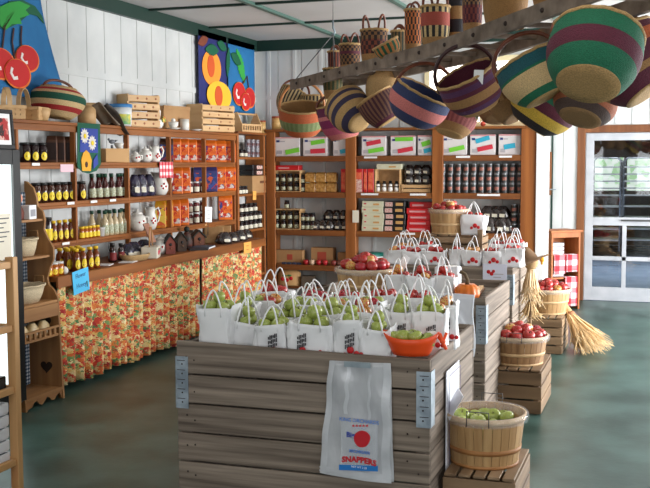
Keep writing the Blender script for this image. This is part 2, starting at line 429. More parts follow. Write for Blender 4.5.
board('top', t, bx[0]-.06, bx[3]+.06, YS-.02, YB-.02, 2.071, 2.1, PINEX, o)
# counter
o = V((-4.2, 8.3, 0)); t = thing('counter', 'long pine counter along the left wall hung with a leaf-print curtain', 'counter', o)
board('worktop', t, XL+.02, -4.2, 6.3, 10.28, .84, .88, PINE, o)
board('front_edge', t, -4.2, -4.18, 6.28, 10.3, .80, .882, PINE, o)
for yy in (6.33, 8.3, 10.24): board('leg', t, -4.43, -4.37, yy-.03, yy+.03, 0, .84, PINEZ, o)
board('end_panel', t, XL+.02, -4.24, 10.255, 10.275, 0, .84, PINE, o)
FLORAL = cell_mat('autumn_leaf_print_cotton', [(200, 60, 44), (228, 202, 140), (216, 112, 54), (72, 132, 80), (232, 200, 140), (220, 130, 62), (206, 66, 48), (170, 40, 40), (214, 104, 52), (120, 156, 92), (238, 220, 170), (226, 190, 110)], 46, (.25, 1, 1))
ce = [6.31, 7.62, 8.75, 9.5, 10.27]
cdesc = ['nearest the fridge, under the blue sign', 'second from the fridge, under the wicker tray', 'third from the fridge, under the small birdhouses', 'farthest from the fridge, under the orange sign']
for i in range(4):
    y0, y1 = ce[i]+.006, ce[i+1]-.006; n = int((y1-y0)/.02); ph = i*2.1
    def fn(u, v, y0=y0, y1=y1, ph=ph):
        y = y0+(y1-y0)*u; z = .045+.765*v + (.012*sin(9*y) if v == 0 else 0)
        a = .014+.030*(1-v)
        return V((-4.215 - a + a*sin(52*y+ph+1.4*sin(5*y)) + .006*sin(23*y), y, z))
    mb = MB().grid(fn, n, 6)
    single('curtain', mb.mesh('curtain', FLORAL, solid=.003), 'gathered autumn leaf curtain, ' + cdesc[i], 'curtain', group='counter curtains')
# ------------------------------------------------------------------ jars, bottles, bags: one mesh per kind
_P = {}
def proto(key, fn):
    if key not in _P: _P[key] = fn()
    return _P[key]
def glass(name, c): return mat(name, c, .08, spec=.7)
def band(r, z0, z1, a0=-1.1, a1=1.1, n=8, front=-pi/2):     # a curved label on the front of a round thing
    mb = MB()
    mb.grid(lambda u, v: V((r*cos(front+a0+(a1-a0)*u), r*sin(front+a0+(a1-a0)*u), z0+(z1-z0)*v)), n, 1)
    return mb
def oval(r, zc, hw, hh, front=-pi/2, n=14):
    mb = MB(); pts = [V((0, 0, 0))]
    vs = [(r*cos(front), r*sin(front), zc)]
    for k in range(n):
        a = 2*pi*k/n; ang = front + hw*cos(a)/r; vs.append((r*cos(ang), r*sin(ang), zc+hh*sin(a)))
    return mb.add(vs, [(0, 1+k, 1+(k+1) % n) for k in range(n)])
def jar(body, lid, label, r=.032, h=.09, lidh=.018, oval_=False, shape='jar'):
    def f():
        b = MB(); hb = h-lidh
        if shape == 'jar': pr = [(r*.9, 0), (r, .006), (r, hb*.82), (r*.84, hb*.95), (r*.84, hb)]
        elif shape == 'bottle': pr = [(r*.9, 0), (r, .006), (r, hb*.55), (r*.9, hb*.66), (r*.45, hb*.85), (r*.42, hb)]
        elif shape == 'bear': pr = [(r*.9, 0), (r, .008), (r*1.02, hb*.3), (r*.88, hb*.5), (r*.95, hb*.62), (r*.8, hb*.8), (r*.5, hb*.92), (r*.46, hb)]
        b.lathe(pr, 14)
        rl = {'jar': r*.9, 'bottle': r*.5, 'bear': r*.6}[shape]
        l = MB().lathe([(rl, hb), (rl, h-.003), (rl*.92, h)], 12)
        z0, z1 = (hb*.12, hb*.62) if shape != 'bottle' else (hb*.1, hb*.5)
        g = oval(r*1.03, (z0+z1)/2, r*.62, (z1-z0)/2) if oval_ else band(r*1.02, z0, z1)
        return b.mesh('jar_body', body), l.mesh('jar_lid', lid), g.mesh('jar_label', label)
    return proto(('jar', body.name, lid.name, label.name, r, h, oval_, shape), f)
def put_jar(name, pr, label, cat, loc, rz=0, group=None, sc=1):
    t = thing(name, label, cat, loc, (0, 0, rz), group, sc)
    b = obj('body', pr[0], t); obj('lid', pr[1], t); obj('paper_label', pr[2], b)
    return t
DARKJAM = glass('dark_jam_glass', (34, 14, 16)); REDJAM = glass('red_jam_glass', (96, 18, 22)); AMBER = glass('amber_honey', (164, 84, 14)); AMBER2B = glass('deep_amber_honey', (112, 50, 12)); AMBER2 = glass('dark_amber_honey', (104, 44, 14))
BRN = glass('brown_syrup_glass', (60, 28, 16)); DRESS = glass('pale_dressing', (196, 176, 140)); MAROON = glass('dark_red_sauce', (70, 22, 20))
LBLK = mat('black_lid', (24, 24, 24), .35); LGRN = mat('green_cap', (18, 66, 46), .4); LYEL = mat('yellow_cap', (232, 190, 40), .4); LWHT = mat('white_lid', (220, 220, 216), .4); LGOLD = mat('gold_lid', (176, 140, 70), .35, metal=.6)
LABW = mat('cream_jar_label', (214, 206, 186), .6); LABG = mat('pale_green_jar_label', (196, 204, 180), .6, (150, 140, 100), 60)
LX = XS+.012                                    # just in front of which the left shelf stock stands
def lrow(px0, px1, n, z, name, pr, desc, cat, group, inset=.07, rows=1, dz=0, rz=radians(62)):
    """n things in a row on a left shelf between two picture columns, standing inset behind the shelf edge"""
    for i in range(n):
        px = px0+(px1-px0)*(i/(n-1) if n > 1 else .5)
        x = XS-inset; y = solve_y(px, x, z+.05)
        for k in range(rows):
            rw = ['', 'lower row, ', ][0] if rows == 1 else ('lower ' if k == 0 else 'upper ')
            put_jar(name, pr, (desc % (rw,)).replace('#', nth(i, n)).replace(' ,', ',').strip(), cat, (x, y, z+k*dz), rz, group)
R1, R2, R3, R4 = SZ[0], SZ[1], SZ[2], .881
# row 1
lrow(25, 42, 3, R1, 'syrup_jar', jar(DARKJAM, LBLK, YEL, .042, .15, .02, True), 'dark jar with yellow oval label, # on the top left shelf%s', 'jar', 'dark jars on the top left shelf')
def gift_bag(w, d, h, m, m2):
    def f():
        b = MB(); hw, hd = w/2, d/2
        vs = [(-hw, -hd, 0), (hw, -hd, 0), (hw, hd, 0), (-hw, hd, 0), (-hw, -hd, h*.84), (hw, -hd, h*.84), (hw, hd, h*.84), (-hw, hd, h*.84), (-hw*.9, -hd*.15, h), (hw*.9, -hd*.15, h), (hw*.9, hd*.15, h), (-hw*.9, hd*.15, h)]
        b.add(vs, [(0, 3, 2, 1), (0, 1, 5, 4), (1, 2, 6, 5), (2, 3, 7, 6), (3, 0, 4, 7), (4, 5, 9, 8), (5, 6, 10, 9), (6, 7, 11, 10), (7, 4, 8, 11), (8, 9, 10, 11)])
        g = MB().bb(-hw*.92, hw*.92, -hd-.003, -hd-.0005, h*.1, h*.74)
        s = MB().bb(-hw-.003, -hw-.0005, -hd*.8, hd*.8, h*.1, h*.74)
        return b.mesh('bag_body', m, .004), g.mesh('bag_front', m2), s.mesh('bag_side', m2)
    return proto(('gb', w, d, h, m.name, m2.name), f)
def put_bag(name, pr, label, cat, loc, rz, group=None):
    t = thing(name, label, cat, loc, (0, 0, rz), group)
    b = obj('body', pr[0], t); obj('front_label', pr[1], t); obj('side_label', pr[2], t)
    return t
BAGB = mat('brown_printed_bag', (66, 40, 28), .6, (96, 60, 40), 20); BAGO = mat('orange_foil_bag', (222, 96, 24), .35, (236, 120, 36), 10)
PRINTO = cell_mat('orange_bag_print', [(226, 98, 24), (236, 120, 30), (226, 98, 24), (40, 60, 130), (238, 130, 40), (226, 96, 24), (230, 220, 210), (200, 40, 30)], 34, (1, .3, 1), .4)
PRINTB = cell_mat('blue_bag_print', [(46, 60, 120), (60, 80, 150), (220, 90, 40), (180, 40, 60), (50, 60, 120)], 26, (1, 1, 1), .4)
BAGY = mat('yellow_foil_bag', (224, 176, 40), .4, (206, 110, 30), 12); PRINTY = cell_mat('yellow_bag_print', [(230, 186, 50), (120, 40, 90), (222, 90, 40), (232, 196, 70)], 22, (1, .3, 1), .4)
BAGBL = mat('blue_foil_bag', (52, 66, 130), .4, (70, 60, 110), 10)
def lbags(px0, px1, n, z, pr, desc, group, name='snack_bag', inset=.08, rz=radians(24)):
    for i in range(n):
        px = px0+(px1-px0)*(i/(n-1) if n > 1 else .5); x = XS-inset; y = solve_y(px, x, z+.1)
        put_bag(name, pr, desc.replace('#', nth(i, n)).replace(' ,', ','), 'bag', (x, y, z), rz, group)
lbags(52, 68, 3, R1, gift_bag(.08, .05, .21, BAGB, mat('dark_bag_panel', (46, 26, 20), .5)), 'tall dark brown gift bag, # beside the yellow-label jars on top shelf', 'brown gift bags', 'gift_bag')
x = XS-.07; single('milk_glass_jar', MB().lathe([(.03, 0), (.033, .01), (.033, .07), (.028, .085), (.028, .095)], 14).mesh('m', LWHT), 'small white jar right of the tall brown bags on the top shelf', 'jar', (x, solve_y(72.5, x, R1), R1))
# small carton and the bird jug on it
x = XS-.09; y = solve_y(114, x, R1+.06)
t = thing('storage_box', 'plain tan box on the top shelf beside the daisy flag', 'box', (x, y, R1), (0, 0, 1.1))
obj('body', MB().box((0, 0, .055), (.24, .12, .11)).mesh('b', mat('tan_board', (196, 152, 100), .7), .003), t); obj('lid', MB().box((0, 0, .115), (.246, .126, .012)).mesh('l', mat('tan_board_lid', (206, 164, 112), .7), .003), t)
t = thing('bird_dish', 'white china dish with a grey bird on the tan box', 'dish', (x, y+.02, R1+.1215), (0, 0, 1.1))
obj('dish', MB().lathe([(.02, 0), (.04, .03), (.045, .05), (.04, .048), (.02, .012)], 16, (.04, 0, 0)).mesh('d', CERAM), t)
b = MB().ball((-.03, 0, .06), .022, 10, (1.5, .8, .9)); b.ball((-.062, 0, .078), .012, 8); b.tube([(-.03, 0, .03), (-.03, 0, .0)], .012, 8); b.tube([(0, 0, .065), (.03, 0, .075)], .008, 6, rs=[.01, .003])
obj('bird', b.mesh('b', mat('grey_bird_glaze', (110, 112, 116), .3)), t)
# ceramics
def pitcher(h=.12, r=.045, spot=True):
    def f():
        b = MB().lathe([(r*.7, 0), (r, h*.2), (r*1.02, h*.45), (r*.72, h*.75), (r*.78, h), (r*.7, h*.985), (r*.62, h*.75)], 18)
        b.tube([(-r*.75, 0, h*.97), (-r*1.05, 0, h*1.03), (-r*.7, 0, h*.8)], .008, 6)
        hd = MB().tube([(r*.7, 0, h*.85), (r*1.4, 0, h*.95), (r*1.75, 0, h*.7), (r*1.4, 0, h*.35), (r*.95, 0, h*.25)], .0075, 8)
        sp = MB()
        for a, z in ((-.3, .4), (.0, .5), (.25, .38), (-.1, .3)):
            an = -pi/2+a; sp.ball((r*1.02*cos(an), r*1.02*sin(an), h*z), .0095, 8)
        return b.mesh('pb', CERAM), hd.mesh('ph', CERAM), sp.mesh('ps', RED)
    return proto(('pit', h, r), f)
def put_pitcher(px, z, h, r, label, name='pitcher', inset=.08, rz=radians(60)):
    x = XS-inset; t = thing(name, label, name.replace('_', ' '), (x, solve_y(px, x, z), z), (0, 0, rz)); p = pitcher(h, r)
    b = obj('body', p[0], t); obj('handle', p[1], t); obj('cherry_motif', p[2], b); return t
def pot(px, z, h, r, label, name, spout=True, inset=.09, rz=radians(60), x=None):
    x = XS-inset if x is None else x; t = thing(name, label, name.replace('_', ' '), (x, solve_y(px, x, z), z), (0, 0, rz))
    obj('body', MB().lathe([(r*.6, 0), (r*.95, h*.2), (r, h*.45), (r*.8, h*.68), (r*.5, h*.75)], 18).mesh('b', CERAM), t)
    obj('lid', MB().lathe([(r*.62, h*.75), (r*.5, h*.85), (r*.12, h*.9), (r*.16, h*.97), (.001, h)], 14).mesh('l', CERAM), t)
    if spout: obj('spout', MB().tube([(-r*.9, 0, h*.4), (-r*1.4, 0, h*.55), (-r*1.6, 0, h*.75)], .01, 8, rs=[.016, .011, .008]).mesh('s', CERAM), t)
    obj('handle', MB().tube([(r*.8, 0, h*.62), (r*1.4, 0, h*.6), (r*1.4, 0, h*.3), (r*.9, 0, h*.22)], .007, 8).mesh('h', CERAM), t)
    sp = MB()
    for a, zz in ((-.3, .4), (.2, .45)): sp.ball((r*cos(-pi/2+a), r*sin(-pi/2+a), h*zz), .009, 8)
    obj('cherry_motif', sp.mesh('s', RED), t); return t
pot(135.5, R1, .105, .05, 'white sugar bowl with cherries, left of teapot on top shelf', 'sugar_bowl', False)
pot(145.5, R1, .15, .066, 'white cherry teapot between the sugar bowl and the pitcher', 'teapot', False, .12)
put_pitcher(155, R1, .155, .055, 'white cherry pitcher right of the teapot on the top shelf')
lbags(164.5, 169, 2, R1, gift_bag(.085, .06, .23, BAGB, PRINTB), 'dark brown printed bag, # right of the teapot on the top shelf', 'dark bags on the top shelf')
lbags(176, 200, 4, R1, gift_bag(.10, .07, .235, BAGO, PRINTO), 'orange snack bag, # in the top shelf bay below the large crate', 'orange bags in the top shelf fourth bay')
lbags(211, 230.5, 3, R1, gift_bag(.115, .07, .235, BAGO, PRINTO), 'orange snack bag, # in the top shelf bay beside the corner unit', 'orange bags in the top shelf fifth bay')
# row 2
lrow(36, 70.5, 6, R2, 'syrup_jar', jar(BRN, LBLK, YEL, .04, .155, .02, True), 'brown jar with yellow oval label, # on the second shelf%s', 'jar', 'yellow-label jars on the second shelf', .06)
put_jar('syrup_jar', jar(BRN, LBLK, YEL, .04, .155, .02, True), 'brown jar with yellow oval label, alone beside the dark sauce bottles', 'jar', (XS-.06, solve_y(81.5, XS-.06, R2), R2), 1.08)
lrow(92, 125, 6, R2, 'sauce_bottle', jar(MAROON, LGRN, LABG, .035, .215, .03, False, 'bottle'), 'dark red sauce bottle with green cap, # on the second shelf%s', 'bottle', 'dark green-cap bottles', .055)
lrow(92, 121, 4, R2, 'sauce_bottle', jar(MAROON, LGRN, LABG, .035, .215, .03, False, 'bottle'), 'dark red sauce bottle, # of the rear row on the second shelf%s', 'bottle', 'rear dark green-cap bottles', .15)
def lump_bag(w, h, m, lab, seed):
    def f():
        rg = random.Random(seed); ph = [rg.uniform(0, 6) for _ in range(6)]
        b = MB().lathe([(w*.40, 0), (w*.52, h*.07), (w*.56, h*.22), (w*.53, h*.45), (w*.46, h*.66), (w*.36, h*.82), (w*.27, h*.93), (w*.2, h), (.001, h*.94)], 26, ex=1, ey=.72, wob=lambda a, i: 1+.06*sin(2*a+ph[0])+.05*sin(3*a+ph[i % 6])+.05*sin(8*a+ph[(i+2) % 6]))
        g = MB().poly([(-w*.18, -w*.43, h*.2), (w*.18, -w*.43, h*.18), (w*.18, -w*.41, h*.42), (-w*.18, -w*.41, h*.44)], (0, -.003, 0))
        return b.mesh('lb', m), g.mesh('ll', lab)
    return proto(('lump', w, h, m.name, seed), f)
DKCELL = mat('dark_fruit_in_cellophane', (26, 22, 34), .16, (64, 60, 84), 14, bump=.5, bscale=22, spec=.8)
CHOC = mat('dark_treats_in_cellophane', (34, 24, 22), .14, (96, 88, 86), 16, bump=.5, bscale=26, spec=.9, lo=.45, hi=.75)
TANCELL = mat('golden_cereal_in_cellophane', (150, 104, 44), .2, (196, 150, 80), 30, bump=.4, bscale=40, spec=.8)
def put_lump(name, key, label, cat, loc, rz, group=None, sc=1):
    t = thing(name, label, cat, loc, (0, 0, rz), group, sc); obj('bag', key[0], t); obj('paper_label', key[1], t); return t
for i, px in enumerate((134.5, 141, 149)):
    x = XS-.09; put_lump('dried_fruit_bag', lump_bag(.13, .2, DKCELL, LABW, i), 'clear bag of dark fruit, %s beside the white pitcher' % nth(i, 3), 'bag', (x, solve_y(px, x, R2+.05), R2), 1.0, 'dark fruit bags')
put_pitcher(159.5, R2, .215, .085, 'large white cherry pitcher beside the orange bags on second shelf', inset=.1)
lbags(177.5, 185.5, 2, R2, gift_bag(.10, .07, .27, BAGO, PRINTO), 'orange snack bag, # left of the red jam jars on second shelf', 'orange bags on the second shelf')
for rr_, (z, nm) in enumerate(((R2, 'second shelf'), (R3, 'third shelf'))):
    lrow(189.5, 202.5, 3, z, 'jam_jar', jar(REDJAM, LWHT, LABW, .034, .115, .015), 'red jam jar with cream label, # between orange bags on %s%%s' % nm, 'jar', 'red jam jars on the ' + nm, .07)
lbags(199, 199.1, 1, R2, gift_bag(.11, .06, .27, BAGBL, PRINTB), 'blue snack bag behind the red jam jars on the second shelf', None, inset=.17)
lbags(211.5, 212, 1, R2, gift_bag(.12, .07, .26, BAGBL, PRINTB), 'blue and pink snack bag beside big orange bags on the second shelf', None)
lbags(219, 229, 2, R2, gift_bag(.15, .08, .285, BAGO, PRINTO), 'big orange snack bag, # in the second shelf bay beside corner unit', 'big orange bags on the second shelf', inset=.07)
# row 3
lrow(53.5, 71, 4, R3, 'honey_bottle', jar(AMBER2, LYEL, YEL, .032, .17, .022, True, 'bear'), 'dark amber honey bottle, # on the third shelf%s', 'bottle', 'honey bottles on the third shelf', .06)
lrow(42, 47.5, 2, R3, 'syrup_jar', jar(DARKJAM, LBLK, YEL, .04, .2, .02), 'tall dark jar, # beside the honey bottles on the third shelf%s', 'jar', 'dark jars on the third shelf', .06)
lrow(81.5, 97, 5, R3, 'honey_jar', jar(AMBER, LYEL, YEL, .026, .1, .018), 'small amber jar with yellow cap, # on the third shelf%s', 'jar', 'small yellow-cap jars', .045)
single('white_tub', MB().lathe([(.028, 0), (.034, .065), (.037, .066), (.037, .075)], 14).mesh('t', LWHT), 'small white tub right of the little yellow-cap jars', 'tub', (XS-.05, solve_y(101, XS-.05, R3), R3))
lrow(105, 125, 5, R3, 'dressing_bottle', jar(DRESS, LGRN, LABG, .034, .215, .03, False, 'bottle'), 'pale dressing bottle with green cap, # on the third shelf%s', 'bottle', 'pale green-cap bottles', .055)
lrow(92, 122, 5, R3, 'dressing_bottle', jar(DRESS, LGRN, LABG, .034, .215, .03, False, 'bottle'), 'pale dressing bottle, # of the rear row on the third shelf%s', 'bottle', 'rear pale green-cap bottles', .15)
pot(137.5, R3, .2, .085, 'white cherry canister left of the tall pitcher on third shelf', 'canister', False, .1)
put_pitcher(150.5, R3, .21, .062, 'tall slim white cherry pitcher on the third shelf')
lbags(160.5, 168, 2, R3, gift_bag(.10, .07, .26, BAGY, PRINTY), 'yellow and red snack bag, # right of the tall pitcher, third shelf', 'yellow bags on the third shelf')
lbags(175.5, 184, 2, R3, gift_bag(.10, .07, .26, BAGO, PRINTO), 'orange snack bag, # left of the red jam jars on third shelf', 'orange bags on the third shelf')
for i in range(3):
    x = XS-.07; put_jar('jam_jar', jar(REDJAM, LWHT, LABW, .034, .115, .015), 'red jam jar, %s of the upper tier between bags on third shelf' % nth(i, 3), 'jar', (x, solve_y(189.5+6.5*i, x, R3+.16), R3+.116), 1.08, 'upper tier jam jars')
lbags(225, 226, 1, R3, gift_bag(.15, .08, .285, BAGO, PRINTO), 'single orange snack bag beside the white sign on the third shelf', None, inset=.07)
# ------------------------------------------------------------------ on the counter
def onc(px, x, z=R4): return V((x, solve_y(px, x, z), z))
k = 0
spots = [(p, -4.27) for p in (76.5, 83, 90, 96)]+[(p, -4.35) for p in (68, 74, 80)]+[(p, -4.43) for p in (60, 66, 72, 78)]
for rown, xx in (('front', -4.27), ('middle', -4.35), ('back', -4.43)):
    ps = [p for p, x in spots if x == xx]
    for i, p in enumerate(ps):
        put_jar('honey_bear', jar(AMBER2B, LYEL, YEL, .034, .175, .022, True, 'bear'), 'amber honey bottle, %s in the %s row on the counter' % (nth(i, len(ps)), rown), 'bottle', onc(p, xx), 1.0, 'honey bottles on the counter')
for i, p in enumerate((48.5, 54, 59.5)):
    put_jar('honey_jar', jar(AMBER, LWHT, YEL, .036, .1, .015, True), 'short honey jar with yellow label, %s at the counter near end' % nth(i, 3), 'jar', onc(p, -4.27), .9, 'short honey jars')
single('white_egg_ornament', MB().ball((0, 0, .03), .026, 14, (1, 1, 1.2)).mesh('e', CERAM), 'white egg-shaped ornament at the counter edge by the honey bottles', 'ornament', onc(65, -4.24))
# leaflets
for i, (p, s, l) in enumerate(((104, .9, 'white leaflet lying flat right of the honey bottles on the counter'), (128.5, 1.2, 'folded white leaflet in front of the wicker tray on the counter'))):
    q = onc(p, -4.27 if i else -4.33); single('leaflet', MB().bb(-.06, .06, -.08*s, .08*s, 0, .006).mesh('l', PAPER), l, 'leaflet', q, (0, 0, .25))
# dark bottles and packets behind
for i, (p, x_, s) in enumerate(((112.5, -4.4, 1), (121, -4.42, .9))):
    put_jar('syrup_jar', jar(DARKJAM, LBLK, mat('red_jar_label', (120, 30, 30), .6), .035, .16, .03, False, 'bear'), 'dark bottle with red label, %s of two against the wall on the counter' % ('left' if i == 0 else 'right'), 'bottle', onc(p, x_), 1, 'dark bottles on the counter', s)
for i, (p, x_, sc) in enumerate(((128, -4.42, 1), (133.5, -4.4, 1.1), (144, -4.44, 1.1))):
    put_lump('dried_fruit_bag', lump_bag(.15, .13, DKCELL, LABW, 4+i), 'squat cellophane bag of dark fruit, %s behind the wicker tray' % nth(i, 3), 'bag', onc(p, x_), 1, 'squat dark bags', sc)
# wicker tray
WICK = weave((206, 168, 116)); WICKD = weave((170, 126, 78)); WICKW = weave((226, 206, 170))
q = onc(135, -4.3)
single('wicker_tray', MB().lathe([(.06, .004), (.1, .01), (.125, .05), (.135, .055), (.135, .045), (.108, .0), (.001, 0)], 28, ex=.85, ey=1.25).mesh('w', WICK), 'shallow round wicker tray on the counter left of the cherry basket', 'tray', q)
# painted handled basket and the cookie jar behind it
q = onc(151, -4.27)
t = thing('painted_basket', 'white painted basket with pink fruit and a loop handle on the counter', 'basket', q, (0, 0, .35))
PINKP = mat('painted_fruit_pink', (206, 84, 96), .5)
obj('body', MB().box((0, 0, .05), (.14, .2, .1)).mesh('b', mat('cream_painted_wood', (226, 218, 200), .5), .006), t)
pp = MB()
for yy, zz in ((-.04, .05), (.01, .045), (.05, .06)): pp.ball((.07, yy, zz), .022, 10, (.25, 1, 1))
obj('fruit_motif', pp.mesh('f', PINKP), t)
obj('leaf_motif', MB().ball((.071, -.01, .078), .016, 8, (.2, 1.6, .6)).ball((.071, .07, .075), .014, 8, (.2, 1.6, .6)).mesh('f', mat('leaf_green', (70, 120, 60), .5)), t)
obj('loop_handle', MB().tube([(0, -.085, .1), (0, -.08, .2), (0, -.03, .27), (0, .03, .27), (0, .08, .2), (0, .085, .1)], .006, 8).mesh('h', mat('cane_handle', (190, 140, 90), .5)), t)
pot(160.5, R4, .17, .075, 'white cherry cookie jar behind the painted basket on the counter', 'cookie_jar', False, x=-4.38)
# a bundle of wooden sticks leaning in the basket
q = cast(149.5, 233, x=-4.34)
t = thing('wooden_slat_rack', 'small pinkish slatted wooden board leaning above the painted basket', 'wooden board', q, (0, 0, 0))
for i in range(5):
    obj('slat', MB().box((0, .02*(i-2), 0), (.012, .016, .22), R=Matrix.Rotation(.65, 3, 'X')).mesh('s', wood('pinkish_slat', (186, 140, 118), (166, 118, 96), 'z'), .002), t)
obj('cross_bar', MB().box((-.009, 0, 0), (.006, .09, .02), R=Matrix.Rotation(.65, 3, 'X')).mesh('s', _M['pinkish_slat']), t)
# birdhouses
def birdhouse(px, x, w, h, wall, roof, label, rz):
    t = thing('birdhouse', label, 'birdhouse', onc(px, x), (0, 0, rz), 'little birdhouses on the counter'); w *= .88; h *= .86; d = w
    b = MB().add([(-w/2, -d/2, 0), (w/2, -d/2, 0), (w/2, d/2, 0), (-w/2, d/2, 0), (-w/2, -d/2, h*.62), (w/2, -d/2, h*.62), (w/2, d/2, h*.62), (-w/2, d/2, h*.62), (0, -d/2, h*.95), (0, d/2, h*.95)],
        [(0, 3, 2, 1), (0, 1, 5, 8, 4), (3, 7, 9, 6, 2), (1, 2, 6, 5), (0, 4, 7, 3), (4, 8, 9, 7), (5, 6, 9, 8)])
    obj('body', b.mesh('b', wall), t)
    r = MB()
    for s in (-1, 1):
        r.poly([(0, -d*.62, h*.99), (s*w*.68, -d*.62, h*.55), (s*w*.68, d*.62, h*.55), (0, d*.62, h*.99)], (0, 0, .012))
    obj('roof', r.mesh('r', roof), t)
    obj('entrance_hole', MB().cyl((0, -d/2-.002, h*.5), (0, -d/2+.004, h*.5), w*.16, 14).mesh('e', BLACK), t)
    obj('perch', MB().cyl((0, -d/2, h*.3), (0, -d/2-.03, h*.3), .004, 6).mesh('p', CARD), t)
RFD = mat('dark_shingle', (34, 38, 34), .7, (52, 54, 48), 30)
birdhouse(169.5, -4.30, .1, .2, mat('barn_red_wood', (132, 64, 50), .7, (110, 50, 40), 12), RFD, 'red-walled birdhouse with dark roof right of the cookie jar', .75)
birdhouse(181, -4.33, .095, .2, mat('dark_brown_wood', (78, 56, 42), .7, (60, 44, 34), 12), RFD, 'dark brown birdhouse with steep roof, middle of the three birdhouses', .75)
birdhouse(198, -4.38, .12, .19, mat('rust_brown_wood', (120, 70, 46), .7, (96, 54, 38), 12), RFD, 'rust brown birdhouse below the white sign, rightmost of the birdhouses', .75)
t = thing('wooden_figure', 'dark carved wooden figure behind the middle birdhouse on the counter', 'ornament', onc(187, -4.42), (0, 0, .8))
obj('body', MB().lathe([(.05, 0), (.055, .06), (.04, .13), (.02, .16)], 12).mesh('b', mat('dark_carving', (40, 44, 40), .6, (96, 50, 40), 14)), t); obj('head', MB().ball((0, 0, .185), .03, 10).mesh('b', mat('dark_carving_head', (36, 40, 36), .6)), t)
# books, wooden crate and packets at the far end of the counter
for i, (p, x, h, m, l) in enumerate(((203, -4.27, .02, (70, 84, 104), 'blue-grey booklet lying on the counter right of the birdhouses'), (197, -4.26, .018, (40, 40, 44), 'dark booklet at the counter edge below the rust brown birdhouse'))):
    t = thing('booklet', l, 'booklet', onc(p, x), (0, 0, .2+i*.4)); obj('cover', MB().bb(-.09, .09, -.13, .13, 0, h).mesh('c', mat('booklet_cover_%d' % i, m, .5), .002), t); obj('pages', MB().bb(-.087, .092, -.127, .127, .003, h-.003).mesh('c', PAPER), t)
q = onc(218, -4.42); t = thing('display_box', 'brown wooden display box behind the dark packets at the counter end', 'box', q, (0, 0, .1))
bx_ = MB().bb(-.1, .1, -.13, .13, 0, .01); bx_.bb(-.1, -.09, -.13, .13, 0, .2); bx_.bb(-.1, .1, -.13, -.12, 0, .17); bx_.bb(-.1, .1, .12, .13, 0, .17)
obj('body', bx_.mesh('b', PALE), t); obj('front_panel', MB().bb(.09, .1, -.13, .13, 0, .08).mesh('b', PALE), t)
for i, (p, x, sc) in enumerate(((224, -4.3, 1), (232, -4.3, .9), (240, -4.3, .95), (247, -4.36, .8))):
    put_lump('candy_packet', lump_bag(.16, .12, CHOC, LABW, 11+i), 'dark cellophane packet, %s in the heap at the counter far end' % nth(i, 4), 'packet', onc(p, x), .9, 'dark packets at counter end', sc)
# signs
def sign(name, label, px, py, x, w, h, m, lines, ry=0, ink=(60, 60, 70), post=None):
    c = cast(px, py, x=x); t = thing(name, label, 'sign', c, (0, 0, 0))
    cdo = obj('card', MB().bb(-.001, .001, -w/2, w/2, -h/2, h/2).mesh('c', m), t)
    im = mat('ink_%d_%d_%d' % ink, ink, .6)
    for s, sz, dz in lines:
        tb = frame3(text_mb(s, sz), (.0016, 0, dz), (0, 1, 0), (0, 0, 1), (1, 0, 0))
        obj('lettering', tb.mesh('l', im), cdo)
    if post: obj('wire_stand', MB().cyl((-.004, 0, -h/2), (-.004, 0, -h/2-post), .003, 6).cyl((-.004, 0, -h/2-post), (-.004, -.05, -h/2-post), .003, 6).mesh('p', WIRE), t)
    t.rotation_euler = (ry, 0, 0); return t
t = sign('price_sign', 'bright blue handwritten honey sign hanging on the counter curtain', 81, 281, -4.172, .22, .175, mat('bright_blue_paper', (84, 190, 236), .7), [('Flower', .05, .045), ('Honey', .05, -.03)], .1, (40, 70, 130))
obj('bottle_drawing', MB().bb(.0015, .002, .07, .085, -.06, -.015).mesh('d', mat('drawn_dark_green', (30, 80, 70), .6)), t)
t = sign('price_sign', 'small orange sign pinned on the counter front edge at its far end', 247.5, 247.5, -4.172, .20, .115, mat('orange_card', (236, 170, 84), .7), [('~~', .06, .02), ('~~', .06, -.02)], 0, (180, 90, 40))
sign('price_sign', 'white printed sign on a wire stand below the second shelf', 208.5, 214.5, -4.37, .16, .155, PAPER, [('~ ~ ~', .03, .04), ('~ ~', .03, 0), ('~ ~ ~', .03, -.04)], -.06, post=.13)
# red check towel over the shelf edge
CHK = checker('red_white_check', (232, 226, 224), (222, 120, 128), (196, 40, 52), 16)
q = cast(165.5, 169, x=XS+.012)
mb = MB().grid(lambda u, v: V((.010+.004*sin(9*u)*(v if v < .8 else .8), (u-.5)*.27, -.15*v if True else 0)), 14, 8)
mb.grid(lambda u, v: V((.010-.10*v, (u-.5)*.27, .001+.002*sin(8*u))), 14, 4)
t = thing('tea_towel', 'red and white checked towel hanging over the second shelf edge', 'towel', (q.x, q.y, R1+.003)); obj('cloth', mb.mesh('t', CHK, solid=.003), t)
# white price strips on the shelf edges
for i, (px, z, l) in enumerate(((36, R1, 'price strip on top shelf edge below the dark jars'), (71, R2, 'price strip on second shelf edge near the first upright'), (94, R2, 'price strip on second shelf edge under the dark bottles, left one'), (113, R2, 'price strip on second shelf edge under the dark bottles, right one'), (66, R3, 'price strip on third shelf edge under the honey bottles'))):
    y = solve_y(px, XS+.008, z-.012); single('price_strip', MB().bb(0, .002, -.05, .05, -.012, .008).mesh('p', PAPER), 'white ' + l, 'price strip', (XS+.0062, y, z-.012), group='white price strips')
single('price_strip', MB().bb(0, .002, -.09, .09, -.03, .03).mesh('p', mat('pink_paper', (232, 190, 200), .7)), 'pink and white price card above the second shelf jars', 'price card', (XS+.0062, solve_y(66, XS, R1), R1-.045))
